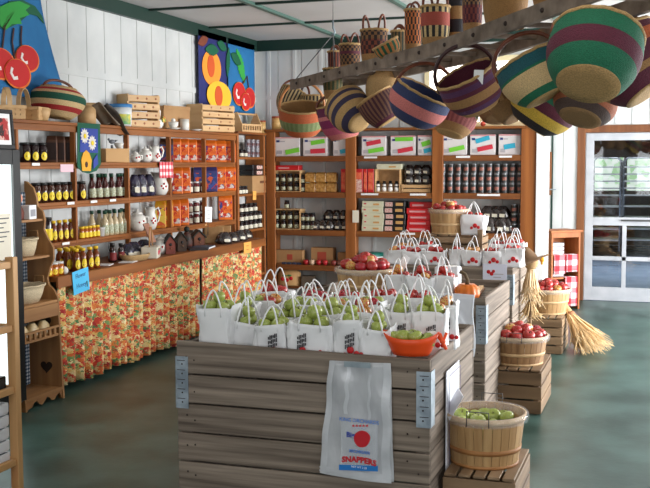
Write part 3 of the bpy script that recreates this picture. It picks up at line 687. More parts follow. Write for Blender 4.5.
# ------------------------------------------------------------------ things on top of the left shelves
ZT = 2.031
def ont(px, x, z=ZT): return V((x, solve_y(px, x, z), z))
def splint(px, x, w, d, h, hh, label, rz, two=False):
    t = thing('splint_basket', label, 'basket', ont(px, x), (0, 0, rz), 'splint baskets on the shelf top')
    b = MB(); 
    for sy in (-1, 1):
        for kx in range(6):
            xx = -w/2+w*(kx+.5)/6; b.box((xx, sy*d/2, h/2), (w/6*.86, .006, h))
        for kz in range(3): b.box((0, sy*(d/2+.003), h*(kz+.5)/3), (w, .004, h/3*.6))
    for sx in (-1, 1):
        for ky in range(4): b.box((sx*w/2, -d/2+d*(ky+.5)/4, h/2), (.006, d/4*.86, h))
        for kz in range(3): b.box((sx*(w/2+.003), 0, h*(kz+.5)/3), (.004, d, h/3*.6))
    b.box((0, 0, .004), (w, d, .008))
    obj('body', b.mesh('b', PALEX), t)
    r = MB()
    for sy in (-1, 1): r.box((0, sy*(d/2+.006), h-.012), (w+.02, .008, .024))
    for sx in (-1, 1): r.box((sx*(w/2+.006), 0, h-.012), (.008, d+.02, .024))
    obj('rim', r.mesh('r', PALE, .002), t)
    hm = MB(); n = 12; pts = [(0, -(d/2)*cos(pi*i/n)*1.04, h+hh*sin(pi*i/n)) for i in range(n+1)]; pts = [(0, -d/2*1.04, 0)]+pts+[(0, d/2*1.04, 0)]
    for a, b_ in zip(pts, pts[1:]):
        a = V(a); b_ = V(b_); dd = b_-a; R = V((0, 0, 1)).rotation_difference(dd).to_matrix(); hm.box((a+b_)/2, (.035, .006, dd.length*1.06), R=R)
    obj('arched_handle', hm.mesh('h', PALE), t); return t
splint(7, -4.58, .22, .16, .1, .13, 'small splint wood basket with tall arched handle, at the left end of shelf', .9)
splint(24, -4.62, .30, .18, .10, .14, 'splint wood basket with arched handle left of the striped round basket', .2)
single('splint_basket', MB().lathe([(.06, 0), (.075, .05), (.08, .09), (.073, .088), (.06, .01), (.001, .008)], 16, ex=1.3).mesh('b', PALEX), 'little low splint tray tucked against the striped round basket', 'basket', ont(38, -4.53))
# generic woven basket: bands run from the base (0) to the rim (1); each band may alternate two colours round the basket
def basket_mesh(key, dia, hgt, bands, base=.6, belly=1.0, seg=56, rim=.95, alt=4, check=False):
    def f():
        R = dia/2; cols = []
        def ci(c):
            if c not in cols: cols.append(c)
            return cols.index(c)
        N = 20; pr = []; bi = []
        for i in range(N+1):
            u = i/N
            r = R*(base + (belly-base)*math.sin(min(1, u/.62)*pi/2)) if u < .62 else R*(belly + (rim-belly)*((u-.62)/.38)**1.6)
            pr.append((r, hgt*(.5*(1-cos(pi*u))*.35+u*.65)))
        def col(i, k):
            u = (i+.5)/N
            for b in bands:
                if b[0] <= u < b[1]:
                    cs = b[2:]
                    if len(cs) > 1: return ci(cs[(k//alt+(int(u*9) if check else 0)) % len(cs)])
                    return ci(cs[0])
            return ci(bands[-1][2])
        b = MB(); b.lathe(pr, seg, mats=col, caps=False)
        inner = [(r-.008, z) for r, z in pr[::-1]]
        b.lathe([(pr[-1][0], pr[-1][1])]+inner+[(.001, .012)], seg, mats=lambda i, k: ci(bands[-1][2]) if i < 14 else ci((160, 124, 80)), caps=False)
        me = b.mesh('basket_body', [weave(c) for c in cols])
        bs = MB().lathe([(R*base*1.005, .004), (R*base, -.003), (R*base*.6, -.005), (.001, -.006)], seg, caps=False)
        return me, bs, R*rim, pr
    return proto(('bk', key), f)
LEATH = mat('brown_leather_wrap', (112, 56, 30), .4, (88, 42, 22), 30); NAT = (190, 152, 98); LEATHD = mat('dark_leather_wrap', (60, 28, 26), .4, (46, 22, 22), 30)
def bolga(name, label, loc, rot, key, dia, hgt, bands, handle=.8, hm=None, base=.6, rim=.95, rimc=NAT, basec=NAT, group=None, alt=4, two=False, belly=1.0, hspin=0, cat='basket', check=False):
    me, bs, rr, pr = basket_mesh(key, dia, hgt, bands, base, belly, rim=rim, alt=alt, check=check)
    t = thing(name, label, cat, loc, (0, 0, 0), group)
    if isinstance(rot, Quaternion): t.rotation_mode = 'QUATERNION'; t.rotation_quaternion = rot
    else: t.rotation_euler = rot
    obj('woven_body', me, t); obj('base_disc', bs.mesh('base', weave(basec)), t)
    rm = MB(); rm.tube([(rr*cos(2*pi*k/40), rr*sin(2*pi*k/40), hgt+.002*sin(k*pi*.7)) for k in range(40)], .0085, 6, True)
    obj('braided_rim', rm.mesh('rim', weave(rimc)), t)
    if handle:
        for q in ((-.34, .34) if two else (0,)):
            pts = []
            for k in range(17):
                a = pi*k/16; xx = -cos(a)*rr*(.55 if two else 1.0); zz = hgt + sin(a)*handle*dia*.5
                pts.append(Matrix.Rotation(hspin, 3, 'Z') @ V((xx, q*rr*2*(.9+.15*sin(a)) if two else .0, zz)))
            if not two: pts = [Matrix.Rotation(hspin, 3, 'Z') @ V((-rr*1.005, 0, hgt*.82))]+pts+[Matrix.Rotation(hspin, 3, 'Z') @ V((rr*1.005, 0, hgt*.82))]
            obj('handle', MB().tube(pts, .011 if not two else .008, 8).mesh('h', hm or LEATH), t)
    return t
# big round striped basket lying on the shelf top
CRE, REDB, GRB = (222, 190, 138), (178, 44, 44), (24, 84, 62)
p = ont(56, -4.56)
bolga('striped_basket', 'large round cream basket with red and green stripes beside the cherry banner', p+V((0, 0, .04)), (-.13, .06, 0), 'big', .44, .225,
      [(0, .2, CRE), (.2, .34, REDB), (.34, .5, CRE), (.5, .68, GRB), (.68, .8, CRE), (.8, .92, REDB), (.92, 1.01, CRE)], .28, base=.55, rim=.62, hspin=1.2)
# round wooden box, flag, folded hide, tub
t = thing('round_box', 'round pale wooden box right of the striped basket on the shelf top', 'box', ont(87, -4.58)); obj('body', MB().lathe([(.075, 0), (.075, .15)], 24).mesh('b', PALE), t); obj('lid', MB().lathe([(.085, .15), (.085, .175), (.001, .176)], 24, caps=False).mesh('l', PALEX), t)
HIDE = mat('brown_hide', (70, 60, 54), .5, (40, 36, 34), 9); HIDL = mat('grey_suede', (150, 134, 116), .8, (130, 116, 100), 8)
t = thing('folded_hide', 'dark folded leather hide draped over the shelf edge right of the round box', 'hide', ont(106, -4.54))
def hfn(u, v):
    return V((-.08+.19*v+.02*sin(5*u), -.16+.40*u, .165-.19*u-.05*u*u+.018*sin(7*v+2*u)*(1-.6*u)+max(0, .05-.1*v)*u))
obj('dark_panel', MB().grid(hfn, 14, 8).mesh('d', HIDE, solid=.008), t)
def hfn2(u, v): return V((-.06+.18*v, -.27+.30*u, .168-.155*u+.012*sin(9*v+3*u)))
obj('suede_panel', MB().grid(hfn2, 12, 8).mesh('s', HIDL, solid=.006), t)
t = thing('paint_tub', 'white tub with blue lid and yellow label left of the upright crate', 'tub', ont(120, -4.64)); obj('body', MB().lathe([(.1, 0), (.108, .17)], 28).mesh('b', mat('white_tub_plastic', (224, 226, 226), .35)), t)
obj('lid', MB().lathe([(.113, .17), (.113, .2), (.001, .202)], 28, caps=False).mesh('l', mat('blue_tub_lid', (70, 130, 186), .4)), t)
g = band(.1085, .02, .11, -.9, .9, 14, -.9); obj('paper_label', g.mesh('l', mat('yellow_green_label', (226, 206, 60), .5, (90, 150, 90), 16)), t)
# crates standing on the shelf top
def slat_crate(name, label, loc, w, d, h, n, rz, m1=PALE, m2=PALE, dots=None, top=False, gap=.25, group=None, cat='crate'):
    t = thing(name, label, cat, loc, (0, 0, rz), group)
    for sx in (-1, 1): obj('end_panel', MB().bb(sx*w/2-.009, sx*w/2+.009, -d/2, d/2, 0, h).mesh('e', m2, .002), t)
    bh = h/n
    for sy in (-1, 1):
        for k in range(n):
            obj('slat', MB().bb(-w/2-.009, w/2+.009, sy*(d/2+.006)-.006, sy*(d/2+.006)+.006, k*bh+bh*gap/2, (k+1)*bh-bh*gap/2).mesh('s', m1, .002), t)
    obj('bottom_board', MB().bb(-w/2, w/2, -d/2, d/2, .004, .014).mesh('b', m2), t)
    if dots:
        dm = MB()
        for k in range(n):
            for i in range(3): dm.ball((-w*.3+w*.3*i+(.03 if k % 2 else 0), -d/2-.0125, (k+.5)*bh), .011, 8, (1, .2, 1))
        obj('apple_stencils', dm.mesh('d', dots), t)
    return t
STEN = mat('stencil_rust', (150, 92, 60), .7)
slat_crate('wooden_crate', 'pale wooden crate with apple stencils standing behind the teapots', ont(138.5, -4.6), .34, .16, .30, 4, 1.15, PALEX, PALE, STEN)
t = thing('carton', 'plain brown carton on the shelf top between the two pale crates', 'carton', ont(172, -4.66), (0, 0, 1.3))
obj('body', MB().bb(-.19, .19, -.07, .07, 0, .235).mesh('c', CARD, .003), t); obj('flap', MB().bb(-.19, .19, -.075, -.07, .2, .237).mesh('c', CARD), t)
slat_crate('wooden_crate', 'wide pale wooden crate with apple stencils left of the trug basket', ont(211, -4.56), .50, .2, .285, 4, 1.3, PALEX, PALE, STEN)
# small china
t = thing('figurine', 'painted china flower pot figurine at the foot of the upright crate', 'figurine', ont(158, -4.54)); obj('pot', MB().lathe([(.03, 0), (.05, .03), (.055, .07), (.045, .085)], 16).mesh('p', CERAM), t)
fl = MB()
for i in range(9): fl.ball((.05*cos(i*.9), .06*sin(i*1.3), .075+.02*(i % 3)), .02, 8)
obj('blossoms', fl.mesh('f', cell_mat('painted_blossoms', [(214, 70, 60), (90, 140, 70), (232, 190, 90), (226, 110, 60)], 30)), t)
obj('swan_neck', MB().tube([(0, .02, .08), (0, .04, .16), (0, .0, .2), (0, -.03, .18)], .012, 8).mesh('s', CERAM), t)
t = thing('tea_cup', 'white china cup and saucer right of the flower figurine', 'cup', ont(173.5, -4.54)); obj('saucer', MB().lathe([(.03, 0), (.07, .012), (.072, .016), (.001, .008)], 20, caps=False).mesh('s', CERAM), t); obj('cup', MB().lathe([(.025, .012), (.045, .04), (.05, .075), (.046, .074), (.02, .02)], 18).mesh('c', CERAM), t)
obj('bird', MB().ball((0, .0, .09), .02, 8, (1, 1.4, 1)).mesh('b', CERAM), t)
t = thing('mug', 'white speckled mug right of the cup and saucer on shelf top', 'mug', ont(184.5, -4.54)); obj('body', MB().lathe([(.045, 0), (.047, .11), (.042, .108), (.04, .01)], 18).mesh('b', CERAM), t); obj('handle', MB().tube([(0, .045, .09), (0, .08, .08), (0, .08, .04), (0, .045, .03)], .007, 8).mesh('h', CERAM), t)
single('saucer', MB().lathe([(.03, 0), (.06, .012), (.062, .015), (.001, .006)], 20, caps=False).mesh('s', CERAM), 'small white saucer in front of the wide crate', 'saucer', ont(196, -4.5))
# trug with a long handle
q = ont(246, -4.6, 2.057); t = thing('trug_basket', 'pale wooden trug with lattice sides below the cherries banner', 'basket', q, (0, 0, 1.35))
for sx in (-1, 1): obj('end_panel', MB().poly([(sx*.19, -.08, 0), (sx*.19, .08, 0), (sx*.19, .08, .09), (sx*.19, .015, .225), (sx*.19, -.015, .225), (sx*.19, -.08, .09)], (.012, 0, 0)).mesh('e', PALE), t)
for sy in (-1, 1):
    b = MB(); b.bb(-.19, .2, sy*.08-.005, sy*.08+.005, 0, .025); b.bb(-.19, .2, sy*.08-.005, sy*.08+.005, .075, .095)
    for i in range(9): b.bb(-.19+.046*i, -.172+.046*i, sy*.08-.004, sy*.08+.004, .02, .08)
    obj('lattice_side', b.mesh('l', PALEX), t)
obj('base_board', MB().bb(-.19, .2, -.08, .08, .0, .01).mesh('b', PALE), t); obj('handle_rod', MB().cyl((-.2, 0, .21), (.21, 0, .21), .011).mesh('h', PALE), t)
def tin(px, x, label, r=.045, h=.15, z=2.057, y=None):
    loc = V((x, solve_y(px, x, z), z)) if y is None else V((solve_x(px, y, z), y, z))
    t = thing('round_tin', label, 'tin', loc); obj('body', MB().lathe([(r, 0), (r, h-.02)], 20).mesh('b', mat('tan_printed_tin', (214, 176, 116), .5, (190, 150, 90), 24)), t)
    obj('lid', MB().lathe([(r*1.04, h-.02), (r*1.04, h), (.001, h)], 20, caps=False).mesh('l', mat('rust_tin_lid', (150, 76, 50), .4)), t)
tin(262, -4.55, 'tan round tin with rust lid at the room corner, left one of two', y=None)
tin(276.5, 0, 'tan round tin with rust lid beside the orange hanging basket', .055, .155, 2.101, 11.2)
t = thing('painted_canister', 'pale green painted canister with leaf motif behind the trug', 'canister', ont(252.5, -4.63, 2.057)); obj('body', MB().lathe([(.06, 0), (.06, .19)], 20).mesh('b', mat('pale_sage_paint', (200, 206, 186), .5)), t); obj('lid', MB().lathe([(.063, .19), (.063, .205), (.001, .206)], 20, caps=False).mesh('l', CERAM), t)
obj('leaf_motif', band(.0605, .06, .14, -.5, .5, 8, -.6).mesh('m', mat('leaf_green', (70, 120, 60), .5)), t)
# ------------------------------------------------------------------ cloth banners
def blob(cx, cy, rx, ry, n=26, rot=0, wob=0, sq=0):
    out = []
    for k in range(n):
        a = 2*pi*k/n; r = 1+wob*sin(5*a)
        x, y = rx*r*cos(a), ry*r*sin(a)*(1-sq*cos(a))
        out.append((cx+x*cos(rot)-y*sin(rot), cy+x*sin(rot)+y*cos(rot)))
    return out
def leafshape(cx, cy, L, W, rot, jag=.16, n=18):
    out = []
    for k in range(2*n):
        u = k/n if k < n else 2-k/n; s = 1 if k < n else -1
        w = W*sin(pi*min(.999, max(.001, u)))**.8*(1+jag*(1 if k % 2 else -1)); x = L*(u-.5); y = s*w/2
        out.append((cx+x*cos(rot)-y*sin(rot), cy+x*sin(rot)+y*cos(rot)))
    return out
def stroke(pts, w):
    L = []; Rr = []
    for i, p in enumerate(pts):
        a = V((*pts[max(0, i-1)], 0)); b = V((*pts[min(len(pts)-1, i+1)], 0)); t = (b-a).normalized(); n = V((-t.y, t.x, 0))
        L.append((p[0]+n.x*w/2, p[1]+n.y*w/2)); Rr.append((p[0]-n.x*w/2, p[1]-n.y*w/2))
    return L+Rr[::-1]
def flat_art(name, pts, warp, k, m, parent):   # a printed shape laid k steps in front of its cloth
    mb = MB(); mb.add([warp(x, y, .009+.004*k) for x, y in pts]+[warp(x, y, .005+.004*k) for x, y in pts],
        [tuple(range(len(pts)))]+[(i, (i+1) % len(pts), len(pts)+(i+1) % len(pts), len(pts)+i) for i in range(len(pts))])
    return obj(name, mb.mesh(name, m), parent)
BLU = mat('banner_blue', (36, 114, 168), .75, (30, 102, 156), 4); NAVY = mat('banner_navy', (40, 46, 112), .75, (34, 40, 98), 4)
CHR = mat('cherry_red', (196, 34, 34), .7); CHO = mat('cherry_outline_orange', (226, 120, 44), .7); WHT = mat('appliq_white', (232, 224, 218), .7)
LGR = mat('leaf_bright_green', (52, 160, 66), .7); LDG = mat('leaf_dark_green', (16, 92, 62), .7); STM = mat('stem_brown', (70, 40, 34), .7); PCH = mat('peach_orange', (240, 150, 50), .7); PCY = mat('peach_yellow', (240, 186, 50), .7); PIT_ = mat('peach_pit', (206, 84, 36), .7)
def cherry(cx, cy, r, warp, k, par, ry=None):
    ry = ry or r
    flat_art('cherry_outline', blob(cx, cy, r*1.08, ry*1.12), warp, k, CHO, par)
    c = flat_art('cherry', blob(cx-.05*r, cy+.04*ry, r, ry*1.02), warp, k+1, CHR, par)
    flat_art('highlight', stroke([(cx-.5*r, cy+.4*ry), (cx-.62*r, cy), (cx-.4*r, cy-.38*ry), (cx-.1*r, cy-.3*ry)], ry*.26), warp, k+2, WHT, par)
# large cherry banner at the left, hung from the ceiling in front of the wall
KB = 4.70/4.55; z_b = 2.206
o = V((-4.70, 6.5, 2.2)); t = thing('cherry_banner', 'large blue cloth banner with three red cherries hanging at the far left', 'banner', o)
def edge(z): return KB*(6.70+.30*max(0, (2.95-(1.7+(z-1.7)/KB))/.75)**1.3)
def warpA(y, z, k=0):   # y, z are world figures; the cloth swings out towards its lower edge
    return V((-4.70+.03*(3-z)+k, y, z))-o
mb = MB(); mb.grid(lambda u, v: warpA(5.6+(edge(z_b+.96*v)-5.6)*u, z_b+.96*v+.03*(1-v)*sin(4*u)-.02*(1-v)*(1-u)), 24, 16); obj('cloth', mb.mesh('c', BLU, solid=.003), t)
def pt(px, py): q = cast(px, py, x=-4.68); return (q.y, q.z)
def R_(px): return px*.0068
leaf = [pt(*p) for p in ((-2, 8), (8, 3), (20, 1), (31, 6), (26, 10), (30, 15), (20, 18), (22, 24), (12, 24), (6, 30), (1, 26), (-2, 20))]
flat_art('leaf_shadow', [pt(*p) for p in ((10, 1), (24, 0), (36, 6), (43, 16), (45, 24), (38, 16), (30, 14), (18, 24), (4, 30), (0, 26), (8, 14))], warpA, 0, LDG, t)
flat_art('leaf', leaf, warpA, 1, LGR, t)
for a in ([(14, 12), (5, 26), (2, 48)], [(14, 28), (12, 42), (14, 58)], [(22, 26), (21, 36), (21, 46)], [(14, 12), (8, 16), (3, 28)]): flat_art('stem', stroke([pt(*p) for p in a], .016), warpA, 1, STM, t)
for cx, cy, r, k in ((0, 64, 13, 2), (26.5, 59, 11.5, 2), (15, 74, 12.5, 5)): q = pt(cx, cy); cherry(q[0], q[1], r*.0122, warpA, k, t, r*.0081)
# peach and cherries banners beside the corner
def banner2(y0, y1, label, name, m):
    o = V((-4.7, (y0+y1)/2, 2.28)); t = thing(name, label, 'banner', o)
    def w(y, z, k=0): return V((-4.7+k, y, z))-o
    obj('cloth', MB().grid(lambda u, v: w(y0+(y1-y0)*u, 2.28+.83*v), 20, 6).mesh('c', m, solid=.003), t)
    return t, w
def pb(px, py): q = cast(px, py, x=-4.69); return (q.y, q.z)
t, w = banner2(9.74, 10.46, 'navy cloth banner with orange peaches, left one in the corner', 'peach_banner', NAVY)
q = pb(212, 68); flat_art('peach', blob(*q, .24, .19), w, 0, PCH, t)
q = pb(211, 66); flat_art('peach_centre', blob(*q, .09, .12), w, 1, PIT_, t)
q = pb(219, 96); flat_art('peach', blob(*q, .32, .16), w, 2, PCY, t)
q = pb(218, 96); flat_art('peach_centre', blob(*q, .10, .11), w, 3, PIT_, t)
for px, py, L, W, r in ((203, 41, .26, .10, .3), (222, 46, .26, .1, -.2), (212, 50, .34, .12, .05)): flat_art('leaf', leafshape(*pb(px, py), L, W, r), w, 1, LDG if py > 45 else mat('leaf_rust', (120, 60, 40), .7), t)
flat_art('leaf', leafshape(*pb(228, 62), .34, .10, 1.4), w, 1, LDG, t)
t, w = banner2(10.50, 11.27, 'blue cloth banner with red cherries and green leaf, right in the corner', 'cherry_banner', BLU)
flat_art('leaf', leafshape(*pb(241, 66), .44, .17, -1.0), w, 0, LGR, t); flat_art('leaf', leafshape(*pb(236, 59), .3, .12, -.3), w, 1, LDG, t)
for a in ([(246, 78), (240, 88), (239, 94)], [(247, 76), (249, 90), (248, 98)]): flat_art('stem', stroke([pb(*p) for p in a], .018), w, 1, STM, t)
for px, py, r in ((239, 94, .17), (244.5, 102, .13), (249.5, 98, .15)): q = pb(px, py); cherry(q[0], q[1], r, w, 2 if px != 244.5 else 5, t, r*.72)
# daisy and beehive flag over the shelf front
o = V((XS+.035, 7.3, 1.74)); t = thing('garden_flag', 'green flag with daisies and a beehive hanging over the second shelf bay', 'flag', o)
def wF(y, z, k=0): return V((XS+.012+k, y, z))-o
def pf(px, py): q = cast(px, py, x=XS+.035); return (q.y, q.z)
FG = mat('flag_green', (18, 84, 62), .75); FB = mat('flag_blue', (52, 70, 150), .75)
flat_art('cloth', [pf(*p) for p in ((79, 122.5), (101.5, 124), (102, 148), (102.5, 164), (98, 171), (90, 173.5), (84, 172), (79, 167))], wF, 0, FG, t)
flat_art('sky_panel', [pf(*p) for p in ((82, 128), (99, 129), (99, 153), (81, 152))], wF, 1, FB, t)
for px, py in ((85.5, 136), (93, 143)):
    c = pf(px, py)
    for k in range(12):
        a = 2*pi*k/12; flat_art('petal', leafshape(c[0]+.035*cos(a), c[1]+.035*sin(a), .055, .022, a, 0, 6), wF, 2, WHT, t)
    flat_art('daisy_eye', blob(*c, .019, .019, 14), wF, 3, YEL, t)
flat_art('beehive', [pf(*p) for p in ((83, 171), (82, 160), (84, 153), (87, 150), (90, 153), (92.5, 160), (91.5, 171))], wF, 2, mat('hive_yellow', (222, 160, 44), .7), t)
flat_art('hive_door', blob(*pf(87, 164.5), .018, .024, 14), wF, 3, STM, t)
flat_art('violet_patch', [pf(*p) for p in ((94, 160), (98, 154), (99, 164), (94, 169))], wF, 2, FB, t)
# ------------------------------------------------------------------ drinks fridge at the left edge
o = V((-4.1, 5.2, 0)); t = thing('drinks_fridge', 'tall black glass-door drinks fridge at the left edge of the shop', 'fridge', o)
obj('cabinet', MB().bb(-.62, -.03, -.7, .555, .08, 1.8).mesh('c', BLACK, .006), t)
dr = MB(); dr.bb(-.03, 0, .47, .555, .1, 1.8); dr.bb(-.03, 0, -.7, -.62, .1, 1.8); dr.bb(-.03, 0, -.62, .47, 1.70, 1.8); dr.bb(-.03, 0, -.62, .47, .1, .22)
d = obj('door_frame', dr.mesh('d', BLACK, .004), t); obj('door_gasket', MB().bb(-.008, .002, .462, .47, .22, 1.70).mesh('g', mat('grey_gasket', (120, 124, 124), .5)), d)
obj('lit_door', MB().bb(-.024, -.012, -.62, .47, .22, 1.70).mesh('l', emis('fridge_light_glow', (226, 238, 238), 1.1)), t)
obj('kick_plate', MB().bb(-.55, -.05, -.68, .53, 0, .08).mesh('k', BLACK), t)
q = MB().bb(-.008, -.004, .26, .44, 1.02, 1.38); n_ = obj('price_notice', q.mesh('p', mat('cream_paper', (226, 218, 200), .7)), t)
im = mat('ink_60_60_70', (60, 60, 70), .6)
ln = MB()
for i in range(6): ln.bb(-.004, -.0032, .28, .42-.03*(i % 3), 1.345-.03*i, 1.352-.03*i)
obj('printed_lines', ln.mesh('l', im), n_); obj('price_text', frame3(text_mb('2.00', .05, bold=.001), (-.0035, .35, 1.06), (0, 1, 0), (0, 0, 1), (1, 0, 0)).mesh('t', im), n_)
# framed photo standing on the fridge
o = V((-4.13, 5.6, 1.801)); t = thing('framed_photo', 'black framed photo of red cherries standing on top of the drinks fridge', 'picture frame', o, (0, -.06, 0))
fr = MB(); fr.bb(-.02, 0, -.22, .15, 0, .03); fr.bb(-.02, 0, -.22, .15, .235, .262); fr.bb(-.02, 0, .125, .15, .03, .235); fr.bb(-.02, 0, -.22, -.195, .03, .235)
obj('frame', fr.mesh('f', BLACK, .003), t); obj('mat_board', MB().bb(-.018, -.010, -.195, .125, .03, .235).mesh('m', PAPER), t)
obj('photo_print', MB().bb(-.010, -.008, -.165, .1, .06, .205).mesh('p', cell_mat('cherry_photo_print', [(170, 50, 50), (200, 120, 110), (60, 40, 40), (150, 30, 34), (214, 170, 160)], 26)), t)
# ------------------------------------------------------------------ carved hutch between the fridge and the counter
HW = wood('hutch_pine', (166, 122, 76), (140, 98, 58), 'z'); HWY = wood('hutch_pine_shelf', (170, 124, 78), (144, 100, 60), 'y')
HB = -4.42; yn, yf = 5.79, 6.262
o = V((-4.3, 6.02, 0)); t = thing('carved_hutch', 'narrow scalloped pine hutch with heart cut-outs between fridge and counter', 'hutch', o)
prof = [(HB, 0), (-4.33, 0), (-4.31, .04), (-4.19, .04), (-4.17, 0), (-4.135, 0), (-4.14, .1), (-4.155, .5), (-4.165, .74), (-4.19, .79), (-4.235, .83), (-4.245, .88), (-4.22, .96), (-4.19, 1.02), (-4.19, 1.10), (-4.235, 1.17), (-4.265, 1.23), (-4.255, 1.30), (-4.27, 1.36), (-4.315, 1.40), (-4.32, 1.46), (-4.345, 1.53), (-4.40, 1.575), (HB, 1.58)]
for yy in (yn, yf-.02): obj('side_panel', MB().poly([(x, yy, z) for x, z in prof], (0, .02, 0)).move(-o).mesh('s', HW), t)
def heart(cx, cz, r): return [(cx+r*(16*sin(a)**3)/16, cz+r*(13*cos(a)-5*cos(2*a)-2*cos(3*a)-cos(4*a))/16) for a in [2*pi*k/24 for k in range(24)]]
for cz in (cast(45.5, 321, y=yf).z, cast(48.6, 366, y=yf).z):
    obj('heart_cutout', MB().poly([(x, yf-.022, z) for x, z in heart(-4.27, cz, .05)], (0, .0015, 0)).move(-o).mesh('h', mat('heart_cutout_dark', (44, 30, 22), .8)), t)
for z, x1, h in ((1.31, -4.27, .018), (1.05, -4.215, .018), (.725, -4.165, .02), (.48, -4.16, .018), (.085, -4.14, .02)):
    obj('shelf', MB().bb(HB, x1, yn+.02, yf-.02, z-h, z).move(-o).mesh('s', HWY, .002), t)
obj('drawer_front', MB().bb(-4.178, -4.16, yn+.021, yf-.021, .61, .703).move(-o).mesh('d', HWY, .002), t)
bs = MB()
for i in range(7): bs.bb(-4.17, -4.155, yn+.03+.06*i, yn+.055+.06*i, .481, .53)
bs.bb(-4.172, -4.153, yn+.021, yf-.021, .525, .54); obj('slatted_rail', bs.move(-o).mesh('r', HWY), t)
obj('scalloped_apron', MB().poly([(-4.16, yn+.02, .064), (-4.16, yf-.02, .064), (-4.16, yf-.02, -.0+.005)]+[(-4.16, yf-.02-(yf-yn-.04)*k/14, .03+.022*sin(k*pi/2.3)) for k in range(1, 14)]+[(-4.16, yn+.02, .005)], (.015, 0, 0)).move(-o).mesh('a', HWY), t)
GING = checker('blue_gingham', (226, 230, 234), (120, 140, 160), (34, 54, 84), 38)
obj('gingham_back', MB().bb(HB, HB+.006, yn+.02, yf-.02, .09, 1.5).move(-o).mesh('g', GING), t)
def wick(name, label, loc, r, h, ex, ey, handle=True):
    t = thing(name, label, 'basket', loc)
    b = MB().lathe([(r*.7, 0), (r*.86, h*.4), (r, h), (r*.92, h*.98), (r*.78, h*.4), (r*.6, .008), (.001, .008)], 26, ex=ex, ey=ey); obj('body', b.mesh('b', WICKW), t)
    obj('rim', MB().tube([(r*ex*cos(2*pi*k/28), r*ey*sin(2*pi*k/28), h+.003*sin(k*2)) for k in range(28)], .008, 6, True).mesh('r', WICKW), t)
    if handle:
        for s in (-1, 1): obj('ear_handle', MB().tube([(-.04, s*r*ey*.97, h), (-.035, s*r*ey*1.02, h+.05), (.035, s*r*ey*1.02, h+.05), (.04, s*r*ey*.97, h)], .007, 6).mesh('h', WICKD), t)
wick('wicker_basket', 'pale wicker basket with ear handles on the hutch shelf above drawer', (-4.295, 6.03, .726), .13, .12, .95, 1.4)
wick('wicker_basket', 'smaller wicker basket on the upper hutch shelf beside the gingham', (-4.34, 6.1, 1.051), .1, .12, .9, 1.2)
t = thing('rag_doll', 'small pink-faced rag doll seated on the top hutch shelf', 'doll', (-4.36, 6.06, 1.311)); obj('body', MB().lathe([(.05, 0), (.055, .05), (.03, .11)], 14).mesh('b', mat('dull_red_cloth', (128, 76, 66), .8)), t); obj('head', MB().ball((0, 0, .15), .045, 12).mesh('h', mat('doll_pink', (206, 140, 116), .7)), t)
t = thing('gift_box', 'little white box with printed label on the top hutch shelf', 'box', (-4.31, 6.13, 1.311), (0, 0, .1)); obj('body', MB().bb(-.035, .035, -.05, .05, 0, .1).mesh('b', PAPER, .003), t); obj('label', MB().bb(.0352, .036, -.035, .035, .02, .07).mesh('b', mat('grey_print', (150, 150, 156), .6)), t)
for i in range(3): t = put_lump('wrapped_bun_pack', lump_bag(.12, .1, mat('cream_buns_in_wrap', (226, 204, 160), .25, (200, 160, 100), 16), LABW, 30+i), 'wrapped pack of cream buns, %s in the slatted hutch rack' % ['nearest the fridge', 'middle one', 'nearest the curtain'][i], 'pack', (-4.24, 5.9+.13*i, .481), 1.5, 'bun packs')
# ------------------------------------------------------------------ pale wooden rack in the left foreground
RX, RY = -3.062, 4.2
o = V((RX-.2, RY-.4, 0)); t = thing('wooden_rack', 'pale wooden slat rack in the left foreground cut by the picture edge', 'rack', o)
RW = wood('pale_rack_pine', (206, 160, 108), (188, 140, 88), 'z'); RWY = wood('pale_rack_pine_rail', (204, 158, 106), (186, 138, 86), 'y')
for xx in (RX, RX-.45):
    for yy in (RY, RY-.8): obj('post', MB().bb(xx-.024, xx+.024, yy-.02, yy+.02, 0, 1.245).move(-o).mesh('p', RW, .003), t)
for z in (1.225, .91, .60, .235):
    for xx in (RX, RX-.45): obj('rail', MB().bb(xx-.014, xx+.014, RY-.78, RY-.02, z-.035, z).move(-o).mesh('r', RWY, .003), t)
    for yy in (RY, RY-.8): obj('rail', MB().bb(RX-.426, RX-.024, yy-.012, yy+.012, z-.035, z).move(-o).mesh('r', RWY, .003), t)
for z in (.565, .2):
    sb = MB()
    for i in range(5): sb.bb(RX-.43+.09*i, RX-.36+.09*i, RY-.79, RY-.0, z, z+.012)
    obj('slatted_shelf', sb.move(-o).mesh('s', RWY), t)
for i in range(5):
    mb = MB(); mb.bb(-.17, .17, -.2, .2, 0, .008); 
    for sx in (-1, 1): mb.bb(sx*.17-.004, sx*.17+.004, -.2, .2, .008, .055)
    for sy in (-1, 1): mb.bb(-.17, .17, sy*.2-.004, sy*.2+.004, .008, .055)
    single('white_tray', mb.mesh('t', mat('white_tray_plastic', (226, 228, 232), .35), .002), 'shallow white plastic tray, %s of the stack on the foreground rack' % ['lowest', 'second', 'middle', 'fourth', 'topmost'][i], 'tray', (RX-.195, RY-.225, .2125+.0625*i), group='white trays on the rack')
t = thing('black_receiver', 'flat black electronic box on the middle shelf of the foreground rack', 'electronic box', (RX-.19, RY-.225, .5775)); obj('body', MB().bb(-.16, .16, -.2, .2, .008, .075).mesh('b', BLACK, .004), t); obj('front_panel', MB().bb(.16, .163, -.18, .18, .02, .065).mesh('f', mat('dark_grey_panel', (50, 52, 54), .3)), t)
for sx in (-1, 1):
    for sy in (-1, 1): obj('foot', MB().cyl((sx*.13, sy*.17, 0), (sx*.13, sy*.17, .01), .015).mesh('f', BLACK), t)
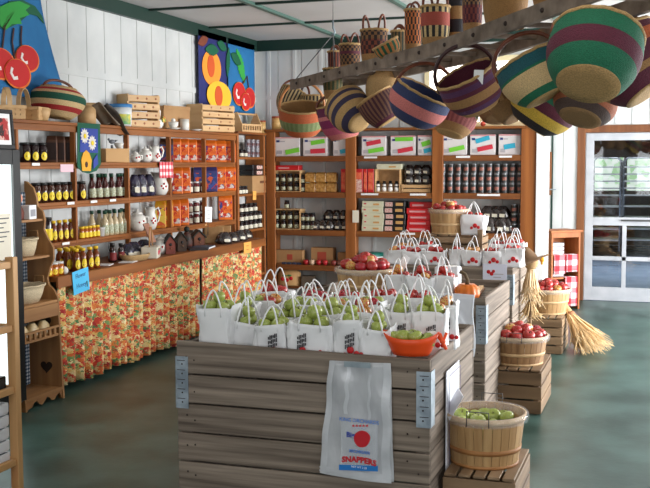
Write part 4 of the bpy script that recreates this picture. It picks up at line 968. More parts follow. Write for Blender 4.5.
t = thing('orange_pail', 'bright orange pail on the floor under the foreground rack', 'pail', (RX-.13, RY-.14, 0)); obj('body', MB().lathe([(.08, 0), (.1, .17), (.094, .17), (.075, .01), (.001, .01)], 22).mesh('b', mat('orange_plastic', (238, 84, 28), .35)), t); obj('rim', MB().tube([(.1*cos(2*pi*k/24), .1*sin(2*pi*k/24), .17) for k in range(24)], .006, 6, True).mesh('r', _M['orange_plastic']), t)
# ------------------------------------------------------------------ corner unit stock
CZ = (.95, 1.36, 1.775)
def cz_(px, x, z): return V((x, solve_y(px, x, z), z))
SILV = mat('silver_can', (170, 172, 176), .3, metal=.8); REDL = mat('red_dark_can_label', (110, 40, 40), .4, (40, 40, 44), 30)
def can(r, h, body, lab, band_=None):
    def f():
        b = MB().lathe([(r*.94, 0), (r, .004), (r, h-.006), (r*.95, h-.002), (r*.95, h), (r*.9, h-.003), (.001, h-.003)], 18, caps=False)
        l = MB().lathe([(r*1.006, .008), (r*1.006, h-.012)], 18, caps=False)
        a = band(r*1.012, h*.3, h*.62, -.8, .8, 8)
        return b.mesh('can', body), l.mesh('lab', lab), a.mesh('pic', band_ or REDL)
    return proto(('can', r, h, body.name, lab.name, (band_ or REDL).name), f)
def put_can(name, c, label, loc, rz, group):
    t = thing(name, label, 'can', loc, (0, 0, rz), group)
    obj('body', c[0], t); b = obj('wrapper', c[1], t); obj('picture_panel', c[2], b)
DKL = mat('dark_can_label', (38, 40, 42), .35, (60, 62, 62), 22); PICL = mat('salmon_label_panel', (188, 110, 92), .4, (90, 70, 60), 60)
cs = can(.036, .10, SILV, mat('silver_blue_label', (150, 150, 158), .35, (80, 50, 60), 40))
for k, nm in ((0, 'bottom'), (1, 'top')):
    for i, px in enumerate((247.6, 252.2, 256.6)): put_can('drink_can', cs, 'silver can, %s in the %s row on the top corner shelf' % (nth(i, 3), nm), cz_(px, -4.535, CZ[2])+V((0, 0, k*.101)), 1.0, 'silver cans in the corner')
for i, px in enumerate((241, 245)): put_jar('jam_jar', jar(DARKJAM, LBLK, LABW, .03, .085, .015), 'dark little jar, %s left of the silver cans on the top corner shelf' % ['left one', 'right one'][i], 'jar', cz_(px, -4.54, CZ[2]), 1.0, 'dark jars by the silver cans')
t = thing('photo_card', 'small dark picture card behind the jars on the top corner shelf', 'card', cz_(241.5, -4.62, CZ[2]), (0, 0, 0)); obj('card', MB().bb(-.004, .004, -.09, .09, 0, .17).mesh('c', mat('grey_card', (120, 116, 112), .5)), t); obj('picture', MB().bb(.004, .006, -.07, .07, .03, .15).mesh('p', mat('dark_picture', (50, 44, 46), .5, (140, 130, 120), 20)), t)
# sideways boxes: a printed carton with a coloured label patch
def carton(name, label, cat, loc, w, d, h, rz, m, patch=None, lid=None, group=None, rim=None):
    t = thing(name, label, cat, loc, (0, 0, rz), group)
    b = obj('body', MB().bb(-w/2, w/2, -d/2, d/2, 0, h).mesh('b', m, .003), t)
    for nm, x0, x1, z0, z1, pm in (patch or []):
        obj(nm, MB().bb(-w/2+w*x0, -w/2+w*x1, -d/2-.0025, -d/2-.0005, h*z0, h*z1).mesh(nm, pm), t)
    if lid: obj('lid', MB().bb(-w/2-.003, w/2+.003, -d/2-.003, d/2+.003, h*.82, h+.003).mesh('l', lid, .002), t)
    return t
BKB = mat('black_gift_box', (24, 24, 26), .35); CRM = mat('cream_gift_box', (206, 204, 176), .45); RDB = mat('red_gift_box', (196, 32, 36), .4); PKP = mat('pale_floral_patch', (222, 206, 196), .5, (190, 120, 110), 60); GLD = mat('gold_print', (196, 150, 90), .4)
DOOR = radians(90)
for k in range(2):
    q = cz_(255, -4.60, CZ[1]+.24+.065*k)
    carton('candy_box', 'black candy box with pale flower patch, %s of two in the corner unit' % ['lower', 'upper'][k], 'box', (q.x, q.y, CZ[1]+.205+.062*k), .55, .18, .058, DOOR, BKB, [('flower_patch', .2, .5, .15, .85, PKP), ('gold_print', .62, .9, .3, .7, GLD)], group='black candy boxes in the corner')
q = cz_(254, -4.6, CZ[1]); carton('carton', 'large brown carton under the black candy boxes in the corner', 'carton', q, .56, .2, .2, DOOR, CARD, [('printed_mark', .4, .75, .55, .7, mat('dark_print', (110, 70, 44), .7))])
for i, px in enumerate((240.4, 243.4, 246.4)): put_jar('jam_jar', jar(DARKJAM, LBLK, LABW, .03, .09, .015), 'dark jam jar, %s in front of the brown corner carton' % nth(i, 3), 'jar', cz_(px, -4.52+.0, CZ[1])+V((.035, 0, 0)) if False else V((-4.535+.0, solve_y(px, -4.5, CZ[1]), CZ[1]))-V((-.0, 0, 0))+V((.02, 0, 0)), 1.0, 'jars before the corner carton')
for k, nm in enumerate(('bottom', 'middle', 'top')):
    n = 5 if k < 2 else 4
    for i in range(n):
        px = 240.8+4.6*i
        put_jar('jam_jar', jar(DARKJAM, LBLK, LABW, .034, .098, .016), 'dark jam jar, %s in the %s tier of the lower corner shelf' % (nth(i, n), nm), 'jar', V((-4.54, solve_y(px, -4.54, CZ[0]+.1), CZ[0]+.0995*k)), 1.0, 'tiers of jam jars in the corner')
sign('price_sign', 'small orange tag on the corner unit shelf above the jam jars', 254.5, 195.5, -4.488, .1, .1, _M['orange_card'], [('~', .05, 0)], 0, (180, 90, 40))
for k, z in ((0, .03), (1, .22)): carton('carton', 'plain brown carton stacked %s beneath the corner shelves' % ['low', 'high'][k], 'carton', (-4.62, 10.68, .421+.21*k), .5, .2, .2, DOOR, CARD)
# ------------------------------------------------------------------ back shelf stock
def bk(px, z, inset=.0, dy=0): y = YS+.04+inset; return V((solve_x(px, y, z+.1), y, z))
def bw(p0, p1, y=YS): return abs(solve_x(p1, y, 1.5)-solve_x(p0, y, 1.5))
B1, B2, B3, B4 = BZ[3], BZ[2], BZ[1], BZ[0]
BOXW = mat('white_mailing_box', (226, 222, 220), .5, (216, 208, 208), 4); PKE = mat('pink_box_edge', (214, 150, 152), .5); NVY = mat('navy_print', (50, 64, 120), .5); GRYP = mat('grey_small_print', (176, 172, 176), .6)
LIME = mat('lime_label', (120, 206, 60), .5); CRIM = mat('crimson_label', (206, 52, 70), .5); CYAN = mat('cyan_label', (54, 170, 200), .5)
def label_strip(t, w, h, cx, cz, lw, lh, ang, m, d):
    obj('colour_label', MB().box((0, 0, 0), (lw, .002, lh)).move((-w/2+w*cx, -d/2-.004, h*cz), Matrix.Rotation(-ang, 3, 'Y')).mesh('l', m), t)
boxes = [(274, 299.5, [(.72, .27, .55, .24, .18, LIME)], 'lime label low right, leftmost'), (302.5, 327, [(.62, .72, .56, .22, .14, LIME), (.62, .26, .6, .24, .04, CRIM)], 'lime above crimson label, in the first bay'), (332.5, 349, [(.7, .25, .5, .22, .2, CYAN)], 'cyan label behind magenta basket'),
    (361, 386, [(.5, .66, .58, .22, .18, CRIM), (.6, .28, .62, .22, .15, LIME)], 'crimson above lime label, in the second bay'), (390, 415.5, [(.55, .82, .7, .2, .02, LIME), (.6, .28, .6, .22, .18, CRIM)], 'lime above crimson label, in the second bay'), (417, 432, [(.6, .6, .6, .24, .3, LIME), (.7, .25, .5, .22, .25, CYAN)], 'lime and cyan labels, at second bay right end'),
    (441.5, 467, [(.6, .32, .6, .22, .2, LIME)], 'one lime label, leftmost in third bay'), (469.5, 495.5, [(.5, .76, .55, .22, .28, CYAN), (.6, .34, .6, .22, .2, CRIM)], 'cyan above crimson label, in the third bay'), (498, 521, [(.5, .42, .5, .24, .16, CYAN)], 'one cyan label, at the right end')]
for p0, p1, labs, l in boxes:
    a = bk(p0, B1); b = bk(p1, B1); w = b.x-a.x; h = .225; d = .22
    t = carton('mailing_box', 'white mailing box with ' + l, 'box', ((a.x+b.x)/2, YS+.05+d/2, B1), w-.01, d, h, 0, BOXW, [('blue_emblem', .07, .2, .73, .84, NVY), ('printed_text', .22, .42, .75, .8, GRYP), ('pink_band', .0, 1.0, .93, .995, PKE), ('printed_text', .08, .3, .12, .3, GRYP)])
    for cx, cz, lw, lh, an, m in labs: label_strip(t, w-.01, h, cx, cz, lw*w, lh*h*1.0, an, m, d)
def jar_rows(px0, px1, n, rows, z, y, pr, desc, group, gapz):
    for k in range(rows):
        for i in range(n):
            px = px0+(px1-px0)*i/max(1, n-1)
            put_jar('jam_jar', pr, desc.replace('#', nth(i, n)).replace('@', ['lower', 'upper', 'top'][k]), 'jar', (solve_x(px, y, z+.1), y, z+gapz*k), 0, group)
def open_crate(px0, px1, z, h, label, depth_=.17):
    a = bk(px0, z); b = bk(px1, z); w = b.x-a.x; t = thing('wooden_crate', label, 'crate', ((a.x+b.x)/2, YS+.05, z))
    for sx in (-1, 1): obj('side_panel', MB().bb(sx*(w/2-.006)-.006, sx*(w/2-.006)+.006, 0, depth_, 0, h).mesh('s', PALE), t)
    obj('top_panel', MB().bb(-w/2, w/2, 0, depth_, h, h+.01).mesh('t', PALE), t); obj('bottom_panel', MB().bb(-w/2+.012, w/2-.012, 0, depth_, 0, .01).mesh('t', PALE), t); obj('back_panel', MB().bb(-w/2+.012, w/2-.012, depth_-.01, depth_, .01, h).mesh('t', PALE), t)
    return t
JR = jar(DARKJAM, LBLK, LABG, .0325, .10, .018); 
open_crate(273.5, 300, B2, .245, 'pale crate of jam jars under a red box, first back shelf bay')
jar_rows(276.8, 296.8, 4, 2, B2+.0105, YS+.10, JR, 'jam jar, # in the @ row of the crate under the red box', 'jars in the crate under the red box', .105)
open_crate(273.5, 300, B3, .235, 'pale crate of jam jars on the third back shelf board, first bay')
jar_rows(276.8, 296.8, 4, 2, B3+.0105, YS+.10, JR, 'jam jar, # in the @ row of the lower jar crate', 'jars in the lower jar crate', .105)
a = bk(274.5, B2+.25); b = bk(298, B2+.25); carton('candy_box', 'flat red candy box lying on the jar crate in the first bay', 'box', ((a.x+b.x)/2, YS+.13, B2+.256), b.x-a.x, .14, .058, 0, RDB, [('pale_print', .15, .6, .3, .6, PKE)])
jar_rows(302.8, 307.8, 2, 2, B2, YS+.10, JR, 'jam jar, # of the @ pair right of the crate under the red box', 'jars right of the upper jar crate', .1005)
jar_rows(303, 312.5, 3, 2, B3, YS+.09, JR, 'jam jar, # of the @ tier right of the lower jar crate', 'jars right of the lower jar crate', .1005)
put_jar('jam_jar', JR, 'single jam jar standing on top of the lower jar crate', 'jar', (solve_x(287, YS+.1, B3+.3), YS+.1, B3+.2455), 0)
for i in range(3):
    for k in range(2):
        if k == 1 and i == 0: pass
        q = bk(311+10.5*i, B2+.1*k, .06); t = put_bag('cereal_bag', gift_bag(.125, .07, .115, TANCELL, TANCELL), 'clear bag of golden granola, %s of the %s layer beside the jar crate' % (nth(i, 3), ['lower', 'upper'][k]), 'bag', V((q.x, q.y, B2+.1155*k)), 0, 'granola bags')
for i in range(5):
    q = bk(316.5+6.6*i+(2 if i > 2 else 0), B3, .06); put_lump('chocolate_bag', lump_bag(.13, .13, CHOC, LABW, 60+i), 'dark cellophane treat bag, %s in front on third board, first bay' % nth(i, 5), 'bag', q, 0, 'dark treat bags first bay', .9)
for i in range(3):
    q = bk(328+7.5*i, B3+.11, .1); put_lump('chocolate_bag', lump_bag(.13, .13, CHOC, LABW, 60+i), 'dark cellophane treat bag, %s of the rear heap on third board, first bay' % nth(i, 3), 'bag', q+V((0, .04, 0)), 0, 'rear dark treat bags first bay', .95)
ROY = mat('red_box_panel', (214, 60, 44), .4, (226, 130, 90), 24)
def upright_box(px0, px1, z, h, label, m=RDB, inset=.0, d=.12, patch=True, group=None):
    a = bk(px0, z); b = bk(px1, z); return carton('candy_box', label, 'box', ((a.x+b.x)/2, YS+.05+inset+d/2, z), b.x-a.x-.004, d, h, 0, m, [('printed_panel', .12, .88, .12, .85, ROY)] if patch else None, group=group)
upright_box(340.5, 345.5, B2, .27, 'upright red candy box beside the granola bags, left of the post')
upright_box(353.5, 362.5, B2, .27, 'upright red candy box right of the post, leftmost in second bay')
upright_box(363, 366.8, B2, .27, 'slim upright red candy box, second in the middle bay')
upright_box(367.2, 373.5, B2, .27, 'upright red candy box with round pictures beside the small open crate')
q = bk(358, B2, .0); single('notice_card', MB().bb(-.045, .045, -.003, 0, 0, .15).mesh('c', mat('pale_floral_patch', (0, 0, 0))), 'pale patterned card leaning on the red boxes in second bay', 'card', q+V((0, .002, .0)))
open_crate(374.5, 400, B2, .255, 'small open pale crate with snowman jars in the second bay', .18)
for i in range(4):
    q = bk(378+6.2*i, B2+.0105, .04); t = thing('snowman_jar', 'white snowman-shaped jar with black cap, %s in the open crate' % nth(i, 4), 'jar', q, group='snowman jars')
    obj('body', MB().lathe([(.02, 0), (.03, .02), (.026, .045), (.02, .055), (.024, .075), (.015, .09)], 14).mesh('b', CERAM), t); obj('cap', MB().lathe([(.03, .088), (.03, .093), (.019, .094), (.018, .12), (.001, .121)], 12, caps=False).mesh('c', LBLK), t); obj('scarf', MB().tube([(.022*cos(2*pi*k/12), .022*sin(2*pi*k/12), .056) for k in range(12)], .006, 6, True).mesh('s', BLACK), t)
def stack(px0, px1, z, n, h, m, desc, group, patch, d=.16, x_in=0, lid=None):
    a = bk(px0, z); b = bk(px1, z)
    for k in range(n):
        pos = 'bottom' if k == 0 else 'top' if k == n-1 else ORDS[k]+' from bottom'
        carton('candy_box', desc.replace('#', pos), 'box', ((a.x+b.x)/2+.006*((k*7) % 3-1), YS+.05+d/2+x_in, z+k*(h+.0015)), b.x-a.x-.006, d, h, 0, m, patch, lid, group)
stack(376.5, 402, B2+.266, 1, .06, CRM, 'cream box with gold print lying on the snowman jar crate', None, [('gold_print', .5, .78, .3, .6, GLD)])
stack(361.5, 383.5, B3, 5, .068, CRM, 'cream gift box with gold print, # of its stack in second bay', 'cream boxes', [('gold_print', .52, .8, .3, .6, GLD), ('red_print', .1, .2, .45, .65, CRIM)])
stack(384, 405, B3, 5, .068, BKB, 'black gift box with pale flower patch, # of its stack', 'black boxes', [('flower_patch', .04, .4, .12, .85, PKP), ('gold_print', .55, .9, .25, .75, GLD)])
stack(406.5, 430.5, B3, 4, .066, RDB, 'red candy box with pale print, # of its stack in second bay', 'red boxes', [('pale_print', .12, .8, .28, .6, PKE)])
stack(409, 433, B3+.272, 1, .066, RDB, 'red candy box lying crooked on top of the red stack', None, [('pale_print', .12, .6, .28, .6, PKE)], x_in=.03)
q = bk(357.3, B3, 0); single('blank_card', MB().bb(-.04, .035, -.004, 0, .1, .24).mesh('c', mat('cream_paper', (226, 218, 200), .7)), 'blank cream card on the post beside the cream boxes', 'card', q+V((0, -.055, .0)))
for i in range(2): carton('carton', 'little brown carton behind the cream card, %s one' % ['lower', 'upper'][i], 'carton', bk(357.5, B3+.121*i, .12)+V((0, 0, 0)), .07, .1, .12, 0, CARD)
slat_crate('wooden_crate', 'low pale slatted crate of dark treat bags in the second bay', bk(417.5, B2, .09), .32, .14, .095, 2, 0, PALEX, PALE)
for i in range(3):
    for k in range(2):
        q = bk(409+8.5*i, B2+.096+.1*k, .07); put_lump('chocolate_bag', lump_bag(.12, .12, CHOC, LABW, 70+i), 'dark treat bag, %s of the %s row in the low slatted crate' % (nth(i, 3), ['lower', 'upper'][k]), 'bag', q+V((0, .015, 0)), 0, 'treat bags in the slatted crate')
# third bay: the wall of cans, cans and bags below
cn = can(.0365, .108, SILV, DKL, PICL)
for k, nm in enumerate(('bottom', 'middle', 'top')):
    for i in range(11):
        px = 442.5+7.75*i+(.5 if k == 2 else 0); put_can('fruit_can', cn, 'dark fruit can, %s in the %s row of the can wall' % (nth(i, 11), nm), (solve_x(px, YS+.10, B2+.1), YS+.10, B2+.1085*k), 0, 'wall of dark cans')
for k in range(3):
    for i in range(2): put_can('fruit_can', cn, 'dark fruit can, %s column, %s of the short stack below the can wall' % (['left', 'right'][i], ['bottom', 'middle', 'top'][k]), (solve_x(514+8*i, YS+.1, B3), YS+.1, B3+.1085*k), 0, 'short stack of cans')
for i in range(4):
    q = bk(489+6.0*i, B3, .05+.03*(i % 2)); put_lump('chocolate_bag', lump_bag(.16, .17, CHOC, LABW, 80+i), 'dark treat bag, %s in front of heap by the short can stack' % nth(i, 4), 'bag', q, 0, 'dark treat bags third bay')
for i in range(3):
    q = bk(488+7.5*i, B3+.15, .12); put_lump('chocolate_bag', lump_bag(.16, .15, CHOC, LABW, 80+i), 'dark treat bag, %s on top of heap by the short can stack' % nth(i, 3), 'bag', q, 0, 'upper dark treat bags third bay')
# fourth board, first bay
a = bk(275.5, B4); b = bk(302, B4); carton('wooden_gift_box', 'flat brown box with faint red print on the lowest board', 'box', ((a.x+b.x)/2, YS+.11, B4), b.x-a.x, .1, .165, 0, CARD, [('red_apple_print', .42, .62, .3, .7, mat('faded_red_print', (170, 72, 54), .7))])
a = bk(309.5, B4); b = bk(331.5, B4); t = carton('wooden_gift_box', 'brown box with red apple print and raised back on lowest board', 'box', ((a.x+b.x)/2, YS+.15, B4), b.x-a.x, .12, .2, 0, CARD, [('red_apple_print', .3, .7, .25, .75, _M['faded_red_print'])])
CANDM = mat('red_candle_wax', (170, 34, 40), .3); 
for i, (px, m) in enumerate(((306.3, CANDM), (312.5, mat('cream_candle', (216, 180, 150), .4)), (319, CANDM), (325.3, CANDM), (334, mat('dull_red_candle', (120, 50, 44), .4)))):
    t = thing('apple_candle', ['red', 'cream', 'bright red', 'red', 'dull red'][i]+' apple-shaped candle, %s along the lowest board' % nth(i, 5), 'candle', bk(px, B4, 0)+V((0, -.01, 0)), group='apple candles'); obj('wax', MB().lathe([(.015, 0), (.032, .015), (.036, .04), (.028, .06), (.008, .058)], 14).mesh('w', m), t); obj('wick', MB().cyl((0, 0, .057), (0, 0, .075), .003, 6).mesh('w', LBLK), t)
for i in range(4): single('blue_soap', MB().box((0, 0, .012), (.05, .04, .022)).mesh('s', mat('dark_blue_soap', (52, 60, 84), .5), .004), 'little dark blue packet, %s before the flat brown box' % nth(i, 4), 'packet', bk(286+5*i, B4, 0)+V((-.02, -.01, 0)), group='little dark blue packets')
t = carton('carton', 'brown carton at the right end of the lowest board', 'carton', bk(343, B4, .1), .1, .1, .15, 0, CARD)
for i, px in enumerate((338.5, 343)): single('pine_cone_ornament', MB().lathe([(.01, 0), (.035, .02), (.03, .05), (.001, .075)], 12).mesh('p', mat('dark_cone', (70, 44, 36), .8, (110, 60, 44), 40)), 'dark cone ornament, %s beside the last apple candle' % ['left one', 'right one'][i], 'ornament', bk(px, B4, 0), group='cone ornaments')
# oval box with painted apples below the lowest board, green-lidded tub
q = V((solve_x(288, YS+.05, .3), YS+.08, .0)); t = thing('sewing_table', 'plain low wooden bench beneath the first bay of the back shelf', 'bench', (q.x+.15, q.y+.08, 0)); obj('seat', MB().bb(-.4, .4, -.1, .1, .22, .25).mesh('s', PINEX, .003), t)
for sx in (-1, 1): obj('leg', MB().bb(sx*.36-.015, sx*.36+.015, -.09, .09, 0, .22).mesh('l', PINEZ), t)
t = thing('oval_box', 'tan oval box with painted apples and leaves under the first bay', 'box', (solve_x(289, YS+.1, .3), YS+.11, .2505), (0, 0, 0)); obj('body', MB().lathe([(.15, 0), (.155, .02), (.145, .15), (.09, .2), (.001, .21)], 28, ex=1, ey=.5).mesh('b', mat('tan_board', (196, 152, 100), .7)), t)
ap = MB()
for dx, dz in ((-.06, .08), (0, .07), (.05, .09)): ap.ball((dx, -.075, dz), .024, 10, (1, .3, 1))
obj('apple_motif', ap.mesh('a', RED), t); obj('leaf_motif', MB().ball((-.03, -.075, .12), .02, 8, (1.5, .3, .6)).ball((.03, -.075, .125), .02, 8, (1.5, .3, .6)).mesh('l', _M['leaf_green']), t)
carton('carton', 'dark carton beside the oval painted box under the first bay', 'carton', (solve_x(308, YS+.1, .3), YS+.12, .2505), .16, .12, .12, .2, mat('dark_carton', (84, 70, 56), .7))
t = thing('paint_tub', 'white tub with dark green lid on the lowest board behind the apple basket', 'tub', (solve_x(372.5, YS+.13, .6), YS+.14, B4)); obj('body', MB().lathe([(.112, 0), (.12, .12)], 28).mesh('b', _M['white_tub_plastic']), t); obj('lid', MB().lathe([(.126, .115), (.126, .155), (.001, .157)], 28, caps=False).mesh('l', mat('green_tub_lid', (20, 96, 84), .4)), t); obj('paper_label', band(.1205, .02, .1, -.6, .9, 10).mesh('l', _M['yellow_green_label']), t)
for i, (p0, p1, z) in enumerate(((364, 377, B1), (456, 470, B1), (499, 512, B1), (361, 378, B2), (410, 426, B2), (400, 415, B3), (477, 500, B2))):
    x0 = solve_x(p0, YS, z); x1 = solve_x(p1, YS, z); single('price_strip', MB().bb(x0, x1, YS-.0, YS+.004, z-.03, z-.008).move(-V(((x0+x1)/2, YS, z-.02))).mesh('p', PAPER), 'white price strip on back shelf edge, ' + ['under the crimson and lime box', 'under the lime label box in third bay', 'under the single cyan label box', 'under the upright red boxes', 'under the low slatted crate', 'under the black box stack', 'under the can wall'][i], 'price strip', ((x0+x1)/2, YS, z-.02), group='back shelf price strips')
# ------------------------------------------------------------------ pine towel stand by the door
BP = wood('orange_pine', (172, 102, 48), (150, 82, 36), 'z')
q = cast(556, 318, z=0); q = V((-1.18, 11.95, 0)); t = thing('towel_stand', 'open orange pine stand of check towels beside the white door', 'stand', q, (0, 0, radians(40)))
W_, D_, H_ = .37, .30, .90
for sx in (-1, 1): obj('side_panel', MB().bb(sx*W_/2-.012, sx*W_/2+.012, -D_/2, D_/2, 0, H_).mesh('s', BP, .003), t)
obj('top', MB().bb(-W_/2-.03, W_/2+.03, -D_/2-.02, D_/2+.01, H_, H_+.022).mesh('t', BP, .003), t); obj('back_panel', MB().bb(-W_/2+.012, W_/2-.012, D_/2-.015, D_/2, .0, H_).mesh('b', BP), t)
for z in (.05, .36, .62): obj('shelf', MB().bb(-W_/2+.012, W_/2-.012, -D_/2+.02, D_/2-.015, z, z+.018).mesh('h', BP), t)
obj('front_rail', MB().bb(-W_/2+.012, W_/2-.012, -D_/2, -D_/2+.015, H_-.06, H_).mesh('r', BP), t)
def check_xz():
    m = CHK.copy(); m.name = 'red_white_check_stand'
    for nd in m.node_tree.nodes:
        if nd.type == 'MATH' and nd.operation == 'MULTIPLY': nd.inputs[1].default_value = 8
        if nd.type == 'SEPXYZ':
            for l in list(nd.outputs[1].links):
                to = l.to_socket; m.node_tree.links.remove(l); m.node_tree.links.new(nd.outputs[0], to)
    return m
CHX = check_xz()
Rm = Matrix.Rotation(radians(40), 3, 'Z')
for i, (lx, z, w, h, l) in enumerate(((-.08, .64, .15, .22, 'red check towel hanging over the upper stand shelf, left one'), (.09, .64, .16, .2, 'red check towel hanging over the upper stand shelf, right one'), (.08, .38, .17, .34, 'long red check towel hanging from the lower shelf of the stand'))):
    mb = MB().grid(lambda u, v: V(((u-.5)*w, -.006-.004*sin(8*u+i), -h*v)), 10, 4); mb.grid(lambda u, v: V(((u-.5)*w, -.006+.12*v, .001)), 10, 2)
    p = q+Rm @ V((lx, -D_/2+.012, z)); tt = thing('tea_towel', l, 'towel', p, (0, 0, radians(40)), 'check towels on the stand'); obj('cloth', mb.mesh('t', CHX, solid=.003), tt)
for i, (z, n) in enumerate(((.641, 3), (.381, 2))):
    for k in range(n): tt = thing('folded_towel', 'folded white towel, %s of the pile on the %s stand shelf' % (['lowest', 'second', 'topmost'][k], ['upper', 'lower'][i]), 'towel', q+Rm @ V((-.06, .02, z+.045*k)), (0, 0, radians(40)), 'folded towels on the stand'); obj('cloth', MB().box((0, 0, .02), (.2, .16, .04)).mesh('t', mat('white_towelling', (214, 216, 222), .9, (196, 190, 196), 30), .008), tt)
# ------------------------------------------------------------------ weathered apple bins
OLD = mat('weathered_bin_board', (152, 137, 122), .8, (88, 76, 66), 6, (.22, 3, 7), .35, detail=8, lo=.3, hi=.72); OLDY = mat('weathered_bin_board_side', (154, 139, 125), .8, (92, 80, 70), 6, (3, .22, 7), .35, detail=8, lo=.3, hi=.72)
BRK = mat('galvanised_corner', (166, 178, 188), .5, (128, 140, 150), 18, metal=.35)
NAIL = mat('rusty_nail', (50, 36, 30), .7)
def bin_(label, x0, x1, y0, y1, zt, nb, fl, brl=True, brr=True, worn=0):
    """an apple bin: boards on four sides, corner straps, a floor board deck at height fl for the goods"""
    o = V(((x0+x1)/2, (y0+y1)/2, 0)); t = thing('apple_bin', label, 'bin', o)
    z0 = .03; bh = (zt-z0)/nb; rg = random.Random(int(zt*1000+y0*10))
    for k in range(nb):
        a, b = z0+k*bh+.004, z0+(k+1)*bh-.004
        for yy, sg in ((y0, 1), (y1, -1)):
            j = rg.uniform(-.003, .003); bm_ = MB().bb(x0, x1, min(yy, yy+sg*.022)+j, max(yy, yy+sg*.022)+j, a, b-(rg.uniform(0, .006) if k == nb-1 else 0))
            if worn and k == nb-1:
                for q in bm_.v:
                    if q.z > (a+b)/2 and q.x < (x0+x1)/2: q.z += worn
            obj('board', bm_.move(-o).mesh('b', OLD, .004), t)
        for xx, sg in ((x0, 1), (x1, -1)):
            j = rg.uniform(0, .002)*sg; obj('board', MB().bb(min(xx, xx+sg*.022)+j, max(xx, xx+sg*.022)+j, y0+.024, y1-.024, a, b).move(-o).mesh('b', OLDY, .004), t)
    for xx in (x0+.045, x1-.045):
        for yy in (y0+.045, y1-.045): obj('corner_post', MB().bb(xx-.022, xx+.022, yy-.022, yy+.022, z0, zt-.03).move(-o).mesh('p', OLDY), t)
    sk = MB()
    for i in range(3): xx = x0+.06+(x1-x0-.12)*i/2; sk.bb(xx-.05, xx+.05, y0+.02, y1-.02, 0, .03)
    obj('skid', sk.move(-o).mesh('s', OLD), t)
    obj('deck', MB().bb(x0+.024, x1-.024, y0+.026, y1-.026, fl-.02, fl).move(-o).mesh('d', OLD), t)
    for xx, on, sg in ((x0, brl, 1), (x1, brr, -1)):
        if not on: continue
        zb, zt2 = zt-.30, zt-.055
        m = MB(); m.bb(min(xx-sg*.003, xx+sg*.06), max(xx-sg*.003, xx+sg*.06), y0-.006, y0-.003, zb, zt2); m.bb(min(xx-sg*.005, xx-sg*.002), max(xx-sg*.005, xx-sg*.002), y0-.006, y0+.07, zb, zt2)
        m.cur = 1; nl = m
        for i in range(5): zz = zb+.03+.045*i; nl.ball((xx+sg*.03, y0-.007, zz), .004, 6); nl.bb(min(xx+sg*.005, xx+sg*.045), max(xx+sg*.005, xx+sg*.045), y0-.0075, y0-.0065, zz+.015, zz+.018)
        obj('corner_strap', m.move(-o).mesh('c', [BRK, NAIL]), t)
    nl = MB()
    for k in range(nb):
        for xx in (x0+.05, x1-.05, x0+.09, x1-.1): nl.ball((xx, y0-.001, z0+(k+.5)*bh+rg.uniform(-.03, .03)), .0045, 6)
    obj('nail_heads', nl.move(-o).mesh('n', NAIL), t)
    return t
b1x0, b1x1, b1y0, b1y1, b1z = -2.155, -.945, 4.19, 5.22, .86
bin_('nearest weathered wooden apple bin with plastic bags hung on its front', b1x0, b1x1, b1y0, b1y1, b1z, 6, .81, worn=.022)
b2x0, b2x1, b2y0, b2y1 = -2.23, -1.062, 6.27, 7.30
bin_('second weathered apple bin, the one holding the pumpkin', b2x0, b2x1, b2y0, b2y1, .86, 6, .80, False)
b3x0, b3x1, b3y0, b3y1 = -2.33, -1.152, 8.08, 9.05
bin_('third weathered apple bin, farthest back, with white sign on its front', b3x0, b3x1, b3y0, b3y1, .86, 6, .855, False)
# ------------------------------------------------------------------ fruit
APR = mat('red_apple_skin', (164, 24, 34), .22, (196, 98, 62), 9, (1, 1, .5), spec=.6, lo=.45, hi=.85); APD = mat('dark_red_apple_skin', (140, 18, 34), .22, (176, 40, 48), 9, spec=.6)
APG = mat('green_apple_skin', (138, 156, 62), .25, (172, 180, 96), 9, spec=.6); APM = mat('blushed_apple_skin', (206, 170, 84), .25, (186, 60, 50), 5, (1, 1, .6), spec=.6, lo=.42, hi=.62)
STEMM = mat('fruit_stem', (90, 64, 40), .8)
def ap_mesh(m):
    def f():
        r = 1.0; pr = [(.001, -.72), (.25, -.80), (.5, -.78), (.8, -.5), (.97, -.05), (1.0, .25), (.88, .6), (.6, .82), (.3, .84), (.12, .74), (.001, .66)]
        a = MB().lathe(pr, 20, caps=False); s = MB().tube([(0, 0, .68), (.03, 0, .9), (.1, 0, 1.08)], .05, 6)
        return a.mesh('apple', m), s.mesh('stem', STEMM)
    return proto(('ap', m.name), f)
def pear_mesh(m):
    def f():
        pr = [(.001, -.85), (.3, -.9), (.7, -.72), (.95, -.3), (.96, .1), (.7, .6), (.46, 1.0), (.36, 1.3), (.2, 1.45), (.001, 1.47)]
        return MB().lathe(pr, 18, caps=False).mesh('pear', m), MB().tube([(0, 0, 1.42), (.06, 0, 1.8)], .05, 6).mesh('stem', STEMM)
    return proto(('pe', m.name), f)
COLN = {'r': ('red', APR), 'd': ('dark red', APD), 'g': ('green', APG), 'm': ('blushed', APM)}
def fruit(items, where, group, r=.036, name='apple', stems=True):
    """items: (point, colour letter); labels follow their order across the picture"""
    its = sorted(items, key=lambda q: proj(q[0])[0])
    for i, (p, c) in enumerate(its):
        cn_, m = COLN[c]; k = random.uniform(.92, 1.08)
        a, s = ap_mesh(m)
        t = thing('apple', '%s apple, %s in %s' % (cn_, nth(i, len(its)), where), 'apple', p, (random.uniform(-.6, .6), random.uniform(-.6, .6), random.uniform(0, 6)), group, r*k)
        sk = obj('skin', a, t)
        if stems: obj('stem', s, t)
